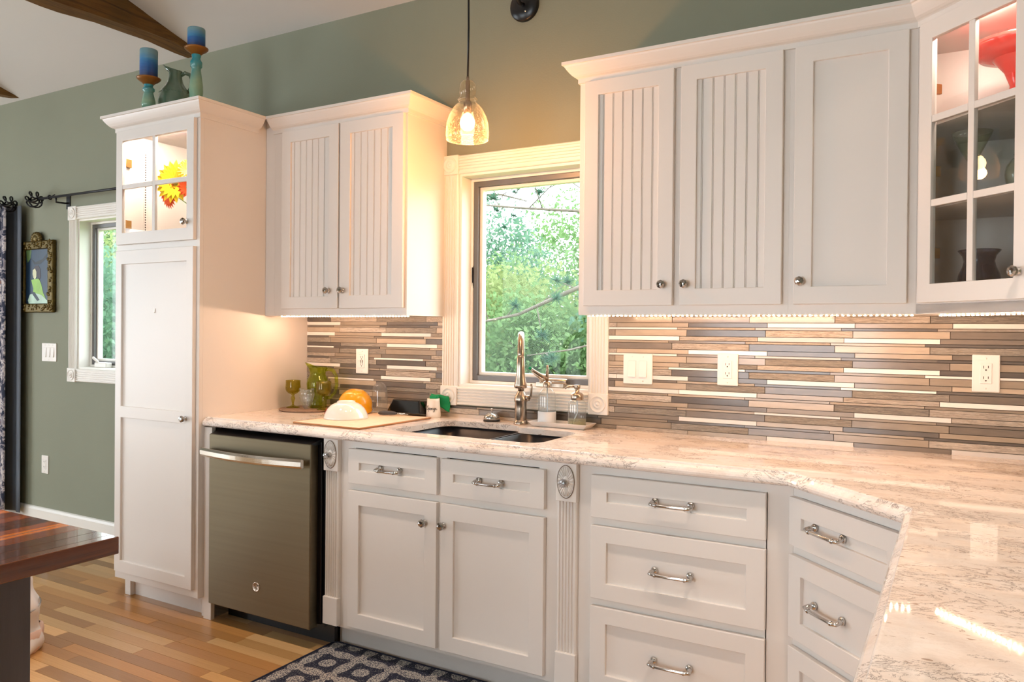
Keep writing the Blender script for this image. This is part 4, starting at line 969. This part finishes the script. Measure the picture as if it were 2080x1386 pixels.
mb.add([(-.118, -.036, .0005), (.118, -.036, .0005), (.118, .036, .0005), (-.118, .036, .0005), (-.138, -.052, .022), (.138, -.052, .022), (.138, .052, .022), (-.138, .052, .022), (-.133, -.047, .022), (.133, -.047, .022), (.133, .047, .022), (-.133, .047, .022), (-.116, -.034, .006), (.116, -.034, .006), (.116, .034, .006), (-.116, .034, .006)],
       [(3, 2, 1, 0)] + [(i, (i + 1) % 4, 4 + (i + 1) % 4, 4 + i) for i in range(4)] + [(4 + i, 4 + (i + 1) % 4, 8 + (i + 1) % 4, 8 + i) for i in range(4)] + [(8 + i, 8 + (i + 1) % 4, 12 + (i + 1) % 4, 12 + i) for i in range(4)] + [(12, 13, 14, 15)])
obj('tray', mb, M['ceramic_white'] if 'ceramic_white' in M else P('white_stoneware', '#d8d2cc', .3), tr, .004, seg=3)
TZ = CT + .0062
b1 = thing('spray_bottle', 'clear round bottle with a frosted sleeve and a metal pump, on the tray', 'bottle', (1.452, -.082, TZ))
obj('bottle', MB().lathe([(0, .001), (.036, .001), (.0375, .006), (.0375, .118), (.034, .134), (.024, .148), (.0145, .156), (.0135, .170)], 40), M['clear'], b1)
obj('sleeve', MB().lathe([(0, 0), (.0383, 0), (.0388, .003), (.0388, .056), (.0380, .057), (.0378, .052)], 40), M['silicone'], b1)
obj('dip_tube', MB().tube([(0, 0, .16), (.002, 0, .08), (.003, 0, .006)], .0028, 8), M['bluewhite'], b1)
obj('collar', MB().lathe([(.017, .158), (.0175, .162), (.0175, .180), (.010, .184), (0, .184)], 24), M['nickel'], b1)
obj('pump', MB().tube([(0, 0, .18), (0, 0, .235), (.001, 0, .252)], [.0075, .006, .004], 12), M['nickel'], b1)
obj('spout', MB().tube([(.0, 0, .195), (-.02, -.012, .206), (-.05, -.030, .228), (-.060, -.036, .236)], [.009, .008, .0065, .0055], 12), M['nickel'], b1)
obj('nozzle', MB().tube([(-.0595, -.0357, .2355), (-.0665, -.0400, .2412)], [.0068, .006], 12), M['greencloth'], b1)
b2 = thing('soap_bottle', 'squat clear soap bottle with a metal pump, on the right of the tray', 'bottle', (1.592, -.082, TZ))
obj('bottle', MB().lathe([(0, .001), (.036, .001), (.038, .006), (.038, .094), (.034, .106), (.026, .112), (.022, .118)], 40), M['clear'], b2)
obj('liquid', MB().lathe([(0, .003), (.0355, .003), (.0365, .007), (.0365, .034), (0, .034)], 40), M['soap'], b2)
obj('dip_tube', MB().tube([(0, 0, .12), (.002, 0, .06), (-.014, .004, .03), (-.028, .008, .008)], .0026, 8), M['bluewhite'], b2)
obj('collar', MB().lathe([(.025, .112), (.0265, .115), (.0265, .134), (.020, .141), (.010, .144), (.009, .160)], 28), M['nickel'], b2)
obj('pump_head', MB().lathe([(0, .158), (.012, .158), (.0135, .162), (.0135, .172), (.012, .174), (0, .174)], 24), M['nickel'], b2)
obj('spout', MB().tube([(-.008, -.003, .168), (-.028, -.014, .168), (-.040, -.020, .163), (-.044, -.023, .157)], [.0045, .004, .0036, .003], 10), M['nickel'], b2)

# ------------------------------------------------------------------ on top of the pantry
def candlestick(x, y, hs, label, lc, ch):
    t = thing('candlestick', label, 'candlestick', (x, y, 2.3385), group='turquoise candlesticks')
    k = hs / .30
    obj('stem', MB().lathe([(0, 0), (.040, 0), (.041, .008), (.034, .02), (.024, .032), (.022, .05), (.028, .085 * k), (.032, .12 * k), (.031, .15 * k), (.025, .20 * k), (.021, .225 * k), (.022, .235 * k), (.027, .240 * k), (.028, .262 * k), (.023, .270 * k), (.019, .28 * k), (.022, .292 * k), (.020, .30 * k)], 32), M['stick'], t)
    obj('dish', MB().lathe([(0, hs - .004), (.022, hs - .002), (.030, hs + .006), (.045, hs + .016), (.054, hs + .024), (.056, hs + .030), (.052, hs + .031), (.044, hs + .026), (0, hs + .024)], 36), M['bronze_dish'], t)
    c = thing('pillar_candle', lc, 'candle', (x, y, 2.3385 + hs + .0262), group='blue pillar candles')
    obj('wax', MB().lathe([(0, 0), (.040, 0), (.041, .002), (.041, ch - .006), (.0395, ch - .001), (.037, ch), (.034, ch - .006), (0, ch - .009)], 36), M['candle'], c)
    obj('wick', MB().tube([(0, 0, ch - .01), (.001, 0, ch - .002)], .001, 6), M['ink'], c)
candlestick(-.483, -.60, .165, 'short turquoise candlestick at the left end of the pantry top', 'blue ombre pillar candle on the short candlestick', .142)
candlestick(-.262, -.50, .305, 'tall pale green candlestick at the right end of the pantry top', 'blue ombre pillar candle on the tall candlestick', .098)
cp = thing('ceramic_pitcher', 'celadon ceramic pitcher between the two candlesticks', 'pitcher', (-.478, -.455, 2.3385))
obj('body', MB().lathe([(0, 0), (.045, 0), (.050, .006), (.062, .03), (.074, .07), (.079, .11), (.076, .145), (.066, .168), (.050, .188), (.037, .21), (.031, .235), (.030, .255), (.033, .27)], 44, rib=lambda a, h: .02 * abs(math.sin(9 * a)) if h < .12 else 0), M['celadon'], cp, thick=.003)
mb = MB()
for i in range(30): a = 2 * PI * i / 30; mb.lathe([(0, .003), (.003, .0015), (.0035, 0), (.003, -.0015), (0, -.003)], 6, (.0735 * math.cos(a), .0735 * math.sin(a), .155))
obj('beading', mb, M['celadon'], cp)
vs = []; dl = Vector((-.8, -.45, 0)).normalized(); dn = Vector((-dl.y, dl.x, 0))
for i in range(13):
    a = -PI + 2 * PI * i / 12; k = (math.cos(a) + 1) / 2; b = dl * math.cos(a) * .032 + dn * math.sin(a) * .032; tp = dl * (math.cos(a) * .034 + .030 * k ** 3) + dn * math.sin(a) * .034 * (1 - .5 * k ** 2)
    vs += [(b.x, b.y, .265), (tp.x, tp.y, .268 + .034 * k ** 2)]
obj('lip', MB().add(vs, [(2 * i, 2 * i + 2, 2 * i + 3, 2 * i + 1) for i in range(12)], 0, True), M['celadon'], cp, thick=.004)
hpt = [(-dl * r).to_tuple()[:2] + (z,) for r, z in ((.030, .250), (.050, .262), (.075, .252), (.086, .225), (.082, .195), (.070, .168))]
obj('handle', MB().tube(hpt, [.009, .010, .010, .0095, .009, .010], 12), M['celadon'], cp)

# ------------------------------------------------------------------ flowers inside the pantry cupboard
fb = thing('flower_vase', 'bunch of yellow, orange and pink flowers behind the pantry glass', 'flowers', (-.215, -.47, 1.7185))
obj('vase', MB().lathe([(0, 0), (.035, 0), (.038, .01), (.032, .06), (.026, .10), (.030, .125)], 28), M['ceramic'], fb, thick=.003)
def flower(c, nrm, r, np_, mat, core, cr, cup=.25, w=.22):
    n = Vector(nrm).normalized(); a = n.orthogonal().normalized(); b = n.cross(a); c = Vector(c); mb = MB()
    obj('stem', MB().tube([(0, 0, .10), tuple(c * .5 + Vector((0, 0, .07))), tuple(c - n * .01)], .0022, 6), M['stemleaf'], fb)
    for ring in range(2):
        for i in range(np_):
            q = 2 * PI * (i + .5 * ring) / np_; d = a * math.cos(q) + b * math.sin(q); s = -a * math.sin(q) + b * math.cos(q); R = r * (1 - .18 * ring)
            p = [c + d * cr * .6, c + d * R * .55 + s * R * w + n * R * cup * .5, c + d * R + n * R * cup * (.3 + .5 * ring), c + d * R * .55 - s * R * w + n * R * cup * .5]
            mb.add(p, [(0, 1, 2, 3)])
    f = obj('blossom', mb, mat, fb, thick=.0015)
    obj('core', MB().lathe([(cr, 0), (cr * .9, cr * .35), (cr * .5, cr * .6), (0, cr * .68)], 16).xform(Matrix.Translation(c) @ n.to_track_quat('Z', 'Y').to_matrix().to_4x4()), core, f)
M['stemleaf'] = P('stem_green_leaf', '#4f7a34', .7)
FY = P('yellow_petal', '#f7cf12', .6, var=.1); FO = P('orange_petal', '#ee5a18', .6, var=.15); FP = P('magenta_petal', '#c8328c', .6, var=.15); FV = P('violet_petal', '#6a58b8', .6); FC = P('yellow_core', '#a8a03a', .8)
flower((-.100, -.10, .300), (.35, -1, .1), .108, 19, FY, FC, .019, .2)
flower((-.165, -.085, .255), (-.2, -1, -.2), .078, 22, FO, FO, .014, .35, .18)
flower((-.105, -.04, .375), (.1, -1, .6), .052, 14, FP, FP, .010, .5)
flower((-.030, -.08, .36), (.4, -1, .4), .060, 15, FY, FC, .012, .3)
flower((-.175, -.045, .325), (-.3, -1, .3), .030, 9, FV, FV, .008, .5)
flower((-.07, -.02, .47), (.0, -1, .3), .035, 10, FV, FV, .008, .5)
flower((-.02, -.09, .27), (.5, -1, -.1), .055, 16, FO, FC, .012, .3)

# ------------------------------------------------------------------ inside the glass corner cabinet
SH3, SH2, SH1 = 1.9712, 1.7192, 1.4102
rp = thing('cake_stand', 'coral red footed cake stand on the lit top shelf of the corner cabinet', 'cake stand', (3.108, -.285, SH3))
obj('foot', MB().lathe([(0, 0), (.060, 0), (.062, .005), (.045, .02), (.030, .05), (.026, .08), (.040, .12), (.062, .150), (.070, .16)], 44), M['coral'], rp)
obj('plate', MB().lathe([(0, .158), (.070, .160), (.105, .166), (.128, .190), (.131, .205), (.127, .206), (.118, .186), (.10, .174), (0, .172)], 56), M['coral'], rp)
mg2 = thing('martini_glass', 'wide martini glass with a green stem on the middle shelf of the corner cabinet', 'glass', (2.988, -.315, SH2))
obj('bowl', MB().lathe([(.004, .105), (.010, .112), (.028, .145), (.048, .185), (.054, .200)], 40), M['martini'], mg2, thick=.0015)
obj('stem', MB().tube([(0, 0, .004), (.004, 0, .04), (-.002, 0, .075), (0, 0, .107)], [.004, .0035, .0035, .005], 10), M['stem_green'], mg2)
obj('foot', MB().lathe([(0, 0), (.036, 0), (.037, .002), (.015, .006), (.004, .010)], 32), M['martini'], mg2)
gb = thing('globe_vase', 'round crackled glass vase at the right of the middle shelf', 'vase', (3.118, -.380, SH2))
obj('body', MB().lathe([(0, 0), (.022, 0), (.034, .010), (.047, .035), (.050, .055), (.046, .078), (.034, .096), (.024, .103), (.028, .112)], 36), M['smoke_clear'] if 'smoke_clear' in M else M['martini'], gb, thick=.002)
sv = thing('smoked_vase', 'smoked glass vase with a flared rim on the bottom shelf of the corner cabinet', 'vase', (3.010, -.312, SH1))
obj('body', MB().lathe([(0, 0), (.030, 0), (.042, .008), (.054, .035), (.057, .060), (.053, .085), (.043, .108), (.039, .125), (.043, .142), (.056, .158)], 44), M['smoke_glass'], sv, thick=.003)
obj('base_glass', MB().lathe([(0, .004), (.028, .004), (.040, .012), (0, .016)], 32), M['smoke_glass'], sv)

# ------------------------------------------------------------------ left wall: picture, rods, curtains
pc = thing('framed_picture', 'ornate gilt framed portrait of a woman in a green dress', 'picture', (-2.51, 0, 1.655))
fw_, fh_ = .205, .245
mb = frame_mesh(-fw_, fw_, -fh_, fh_, .062, .058, .062, -.032, -.002)
fr = obj('frame', mb, M['gold'], pc, .010, seg=3)
mb = MB(); rr = random.Random(4)
for i in range(150):
    s = i % 4; u = rr.uniform(-1, 1)
    x, z = [(-fw_ + .03 + rr.uniform(-.02, .02), u * fh_), (fw_ - .03 + rr.uniform(-.02, .02), u * fh_), (u * fw_, fh_ - .03 + rr.uniform(-.02, .02)), (u * fw_, -fh_ + .03 + rr.uniform(-.02, .02))][s]
    r = rr.uniform(.006, .014); mb.lathe([(r, 0), (r * .8, r * .5), (0, r * .7)], 7, (x, -.031, z), 'y')
obj('carving', mb, M['gold'], fr)['kind'] = 'stuff'
mb = MB()
for i in range(9):
    a = PI * i / 8; r = .020; mb.lathe([(r, 0), (r * .8, r * .6), (0, r * .9)], 9, (.045 * math.cos(a), -.02, fh_ + .008 + .036 * math.sin(a)), 'y')
mb.lathe([(.034, 0), (.030, .014), (.012, .022), (0, .023)], 16, (0, -.018, fh_ + .018), 'y')
obj('crest', mb, M['gold'], fr)
cv = obj('canvas', MB().box(-.145, .145, -.014, -.002, -.185, .189), P('painted_night_blue', '#12304a', .35, var=.45, vscale=5), pc)
def blob(pts, col, y, name): obj(name, MB().prism(pts, -.0146 - y * .0006, -.0139 - y * .0006), P(name + '_paint', col, .4, var=.2, vscale=14), cv)
blob([(-.14, .187), (-.075, .187), (-.085, .13), (-.12, .10), (-.13, .12)], '#5f7c4a', 0, 'pale_highlight')
blob([(-.08, .13), (-.03, .10), (.06, .12), (.12, .16), (.10, .12), (.03, .085), (-.04, .085)], '#081018', 0, 'dark_branch')
blob([(-.055, .05), (-.03, .075), (.01, .078), (.035, .05), (.04, .0), (.025, -.02), (.0, -.01), (-.01, .02)], '#2c1420', 1, 'hair')
blob([(-.055, .048), (-.03, .058), (-.012, .035), (-.012, .0), (-.03, -.018), (-.048, -.005), (-.058, .02)], '#d9d8ae', 2, 'face')
blob([(-.075, -.02), (-.04, -.015), (.02, -.012), (.045, -.05), (.07, -.11), (.11, -.165), (.145, -.184), (-.01, -.184), (-.055, -.13), (-.05, -.08)], '#8fbf48', 1, 'dress')
blob([(-.09, -.12), (-.03, -.11), (.05, -.125), (.14, -.175), (.14, -.186), (-.10, -.186), (-.115, -.16)], '#b9d6c0', 2, 'skirt_highlight')
blob([(-.075, -.10), (-.03, -.105), (.03, -.16), (.0, -.165), (-.05, -.125)], '#0c2233', 3, 'dark_fold')
def rod(label, x0, x1, zr, finial_x, yv=-.085):
    t = thing('curtain_rod', label, 'curtain rod', (x0, yv, zr), group='black iron curtain rods')
    obj('pole', MB().tube([(0, 0, 0), (x1 - x0, 0, 0)], .008, 10), M['iron'], t)
    mb = MB(); fx = finial_x - x0
    for k in range(6):
        a = 2 * PI * k / 6; pts = []
        for i in range(9):
            u = i / 8; r = .052 * math.sin(PI * u) + .004; tw = a + u * 2.2; pts.append((fx + (-.055 + .11 * u) * (1 if x1 < x0 else 1), r * math.cos(tw), r * math.sin(tw)))
        mb.tube(pts, .0055, 6)
    obj('finial', mb, M['iron'], t, label='twisted iron basket finial')
    sg = 1 if x1 > x0 else -1
    bx = sg * .20
    obj('bracket', MB().tube([(bx, 0, -.004), (bx, -.0, -.035), (bx, .06, -.035), (bx, -yv - .002, -.03)], .006, 8).box(bx - .02, bx + .02, -yv - .006, -yv - .0005, -.07, .02), M['iron'], t)
    return t
r1 = rod('iron curtain rod over the window left of the pantry', -2.37, -.95, 2.166, -2.425)
obj('scroll', MB().tube([(.10 + .035 * i / 3, .004 * math.sin(i), .010 + .006 * math.sin(i * 1.05)) for i in range(8)], .004, 6), M['iron'], r1)
obj('ring_clip', MB().lathe([(.013, -.004), (.016, 0), (.013, .004), (.010, 0), (.013, -.004)], 14, (.13, 0, 0), 'x'), M['iron'], r1)
rod('iron curtain rod at the far left edge, holding the floral curtain', -2.79, -4.3, 2.160, -2.745)
def curtain(label, x0, x1, z0, z1, y, fr_, mat, amp=.028, lining=False):
    t = thing('curtain', label, 'curtain', ((x0 + x1) / 2, y, z0), group='floral curtain panels'); n = 90; m = 10; vs = []
    for j in range(m + 1):
        v = j / m
        for i in range(n + 1):
            u = i / n; vs.append(((u - .5) * (x1 - x0), amp * (.7 + .3 * v) * math.sin(fr_ * 2 * PI * u + .6 * math.sin(5 * u)) * (1 - .3 * v), v * (z1 - z0)))
    obj('cloth', MB().add(vs, [(j * (n + 1) + i, j * (n + 1) + i + 1, (j + 1) * (n + 1) + i + 1, (j + 1) * (n + 1) + i) for j in range(m) for i in range(n)], 0, True), mat, t, thick=.003)
    if lining:
        vs2 = [(x + .078, yy * .6 + .055, z) for x, yy, z in vs]
        obj('lining', MB().add(vs2, [(j * (n + 1) + i, j * (n + 1) + i + 1, (j + 1) * (n + 1) + i + 1, (j + 1) * (n + 1) + i) for j in range(m) for i in range(n)], 0, True), M['lining'], t, thick=.002)
curtain('dusky floral curtain with a slate lining at the left edge', -4.0, -2.72, .03, 2.146, -.10, 8, M['curtain'], .03, True)
curtain('narrow edge of floral curtain showing beside the pantry cabinet', -1.50, -.95, .03, 2.150, -.095, 7, M['curtain'], .02)

# ------------------------------------------------------------------ white bag on the floor behind the island
bg_ = thing('cloth_bag', 'crumpled white cloth bag with a wire loop on the floor behind the island', 'bag', (-.41, -1.36, 0))
vs = []; fs = []; n = 48; m = 18
for j in range(m + 1):
    v = j / m; z = .34 * v
    R = .19 * (1 - .38 * v ** 3) + .010 * math.sin(v * 16)
    for i in range(n):
        a = 2 * PI * i / n; w = 1 + .10 * mnoise.noise(Vector((math.cos(a) * 2.2, math.sin(a) * 2.2, v * 4))) + .04 * math.sin(9 * a + 3 * v)
        vs.append((R * w * math.cos(a), R * w * math.sin(a), z))
for j in range(m):
    for i in range(n): fs.append((j * n + i, j * n + (i + 1) % n, (j + 1) * n + (i + 1) % n, (j + 1) * n + i))
fs += [tuple(range(n))[::-1], tuple(m * n + i for i in range(n))]
obj('sack', MB().add(vs, fs, 0, True), M['bagcloth'], bg_)
obj('blush_skirt', MB().lathe([(.186, .001), (.196, .02), (.200, .06), (.195, .085), (.186, .088)], 40, rib=lambda a, h: .04 * math.sin(11 * a)), M['pinkcloth'], bg_)
mb = MB().tube([(.19 * math.cos(2 * PI * i / 48), .19 * math.sin(2 * PI * i / 48), .17 + .015 * math.sin(2 * PI * i / 48)) for i in range(49)], .003, 6, cap=False)
obj('wire_loop', mb, M['chrome'], bg_)

# ------------------------------------------------------------------ outdoors, seen through the two windows
def gz(x, y): return -.35 + .085 * max(y - 1, 0) + .05 * math.sin(x * .7) * min(max(y - 1, 0), 3) / 3
vs = []; fs = []; nx, ny = 40, 30
for j in range(ny + 1):
    for i in range(nx + 1): x = -32 + 44 * i / nx; y = .16 + 26 * (j / ny) ** 1.4; vs.append((x, y, gz(x, y)))
fs = [(j * (nx + 1) + i, j * (nx + 1) + i + 1, (j + 1) * (nx + 1) + i + 1, (j + 1) * (nx + 1) + i) for j in range(ny) for i in range(nx)]
tag(obj('ground', MB().add(vs, fs, 0, True), M['soil']), 'grassy slope outside the windows', 'ground', kind='structure')
def leafcloud(rng, n, pts_fn, size, droop=.3):
    vs = []; fs = []
    for i in range(n):
        p = Vector(pts_fn(rng)); a = Vector((rng.gauss(0, 1), rng.gauss(0, 1), rng.gauss(0, 1) - droop)).normalized(); b = a.orthogonal().normalized()
        b.rotate(Matrix.Rotation(rng.random() * 6.28, 3, a)); s = size * rng.uniform(.6, 1.3)
        k = len(vs); vs += [p, p + a * s * .5 + b * s * .28, p + a * s, p + a * s * .5 - b * s * .28]; fs.append((k, k + 1, k + 2, k + 3))
    return MB().add(vs, fs)
def shrub(x, y, h, w, mat, label, seed, n=2600, size=.10):
    rng = random.Random(seed); z = gz(x, y); t = thing('shrub', label, 'shrub', (x, y, z), group='shrubs outside the windows')
    lob = [(rng.uniform(-w, w) * .6, rng.uniform(-w, w) * .5, rng.uniform(.25, .85) * h, rng.uniform(.3, .5) * w) for _ in range(9)] + [(0, 0, h * .5, w * .6)]
    def fn(r):
        cx, cy, cz, R = r.choice(lob); d = Vector((r.gauss(0, 1), r.gauss(0, 1), r.gauss(0, 1))).normalized() * R * r.uniform(.55, 1.05)
        return (cx + d.x, cy + d.y, max(cz + d.z * 1.2, .03))
    obj('foliage', leafcloud(rng, n, fn, size), mat, t)
    mb = MB()
    for k in range(5):
        q = lob[k]; mb.tube([(q[0] * .1, q[1] * .1, -.05), (q[0] * .5, q[1] * .5, q[2] * .5), (q[0], q[1], q[2])], [.03, .022, .01], 6)
    obj('stems', mb, M['bark'], t)
desc = ['broad pale shrub low on the slope, centre of the sink window', 'yellow green shrub at the right of the sink window', 'blue green shrub at the left of the sink window', 'tall shrub behind the others in the middle of the sink window', 'tall bluish shrub at the back left of the sink window', 'tall yellowish shrub at the back right of the sink window', 'farthest leafy shrub beyond the sink window', 'shrub nearest the narrow left window', 'taller shrub seen through the narrow left window', 'pale shrub at the back of the narrow left window']
P_ = [(-1.3, 5.6, 1.5, 1.3), (.0, 6.0, 1.8, 1.3), (-3.0, 6.6, 1.9, 1.4), (-2.3, 8.8, 2.4, 1.8), (-5.0, 10.0, 2.9, 2.1), (-.6, 9.0, 2.6, 1.8), (-3.8, 13.5, 3.4, 3.0), (-7.6, 3.6, 2.2, 1.5), (-10.5, 5.5, 3.6, 2.2), (-13.5, 7.5, 4.2, 2.8)]
for i, (x, y, h, w) in enumerate(P_): shrub(x, y, h, w, LEAF[i % 3], desc[i], 20 + i, n=int(6500 + 2600 * w), size=.055 + .018 * w)
def tuft_mesh(r, rng, n=70):
    vs = []; fs = []
    for i in range(n):
        d = Vector((rng.gauss(0, 1), rng.gauss(0, 1), rng.gauss(0, 1) * .7 + .2)).normalized(); s = d.orthogonal().normalized() * .006; L = r * rng.uniform(.7, 1.1); k = len(vs)
        vs += [-s, s, d * L]; fs.append((k, k + 1, k + 2))
    return vs, fs
def pine(x, y, h, label, seed, branches):
    rng = random.Random(seed); z = gz(x, y); t = thing('pine_tree', label, 'tree', (x, y, z), group='pine trees outside the windows')
    obj('trunk', MB().tube([(0, 0, -.1), (.02, 0, h * .4), (-.02, .03, h)], [.12, .09, .03], 10), M['bark'], t)
    for br in branches:
        pts = [Vector(p) - Vector((x, y, z)) for p in br[0]]; r0 = br[1]; k = len(pts)
        b = obj('branch', MB().tube(pts, [r0 * (1 - .75 * i / (k - 1)) for i in range(k)], 8), M['bark'], t)
        mb = MB()
        for q in range(br[2]):
            u = rng.uniform(.15, 1.) * (k - 1); i = min(int(u), k - 2); p = pts[i].lerp(pts[i + 1], u - i); off = Vector((rng.gauss(0, 1), rng.gauss(0, .6), rng.gauss(0, 1))) * br[3]
            mb.tube([p, p + off * .6, p + off], [.007, .005, .003], 5); v, f = tuft_mesh(.11, rng); mb.add([Vector(a) + p + off for a in v], f, 1)
        obj('needles', mb, [M['bark'], LEAF[3]], b)
pine(1.9, 4.6, 6.0, 'pine tree with branches reaching across the sink window', 5, [
    ([(1.9, 4.6, 2.55), (.6, 4.3, 2.48), (-.2, 4.1, 2.50), (-.9, 3.9, 2.56), (-1.7, 3.8, 2.66)], .028, 9, .22),
    ([(1.9, 4.6, 2.35), (.7, 4.4, 2.12), (.1, 4.2, 1.95), (-.5, 4.1, 1.70), (-1.0, 4.0, 1.48), (-1.6, 3.9, 1.36)], .04, 12, .24),
    ([(1.9, 4.6, 3.2), (.8, 4.4, 2.95), (0, 4.2, 2.85), (-.9, 4.1, 2.86)], .025, 16, .22),
    ([(1.9, 4.6, 1.9), (.9, 4.4, 1.62), (.2, 4.3, 1.30), (-.5, 4.2, 1.12), (-1.0, 4.2, 1.05)], .022, 3, .2)])
pine(-4.6, 8.2, 7.0, 'slender pine standing behind the shrubs in the sink window', 8, [
    ([(-4.6, 8.2, 2.0 + .55 * i), (-4.6 + .9 * math.cos(2.4 * i), 8.2 + .7 * math.sin(2.4 * i), 2.05 + .55 * i), (-4.6 + 1.5 * math.cos(2.4 * i), 8.2 + 1.1 * math.sin(2.4 * i), 1.95 + .55 * i)], .03, 16, .35) for i in range(7)])
pine(-11.5, 7.2, 7.0, 'pine tree seen through the narrow left window', 9, [
    ([(-11.5, 7.2, 1.5 + .6 * i), (-11.5 + 1.1 * math.cos(2.4 * i), 7.2 + .9 * math.sin(2.4 * i), 1.6 + .6 * i), (-11.5 + 1.9 * math.cos(2.4 * i), 7.2 + 1.6 * math.sin(2.4 * i), 1.5 + .6 * i)], .03, 16, .4) for i in range(6)])
rng = random.Random(77); vs = []; fs = []
for i in range(9000):
    if i % 4: y = rng.uniform(2.2, 7.5); x = 1.3 - .535 * y + rng.uniform(-1.2, 1.6)
    else: y = rng.uniform(1.2, 6); x = -2.0 - 1.57 * y + rng.uniform(-1.5, 1.5)
    z = gz(x, y); h = rng.uniform(.25, .75); lean = Vector((rng.gauss(0, .18), rng.gauss(0, .18), 0)); w = .010; a = rng.random() * 6.28; s = Vector((math.cos(a) * w, math.sin(a) * w, 0)); p = Vector((x, y, z)); k = len(vs)
    vs += [p - s, p + s, p + s * .7 + lean * .4 + Vector((0, 0, h * .6)), p - s * .7 + lean * .4 + Vector((0, 0, h * .6)), p + lean + Vector((0, 0, h))]; fs += [(k, k + 1, k + 2, k + 3), (k + 3, k + 2, k + 4)]
tag(obj('meadow_grass', MB().add(vs, fs), M['grassy']), 'long pale meadow grass on the slope outside', 'grass', kind='stuff')
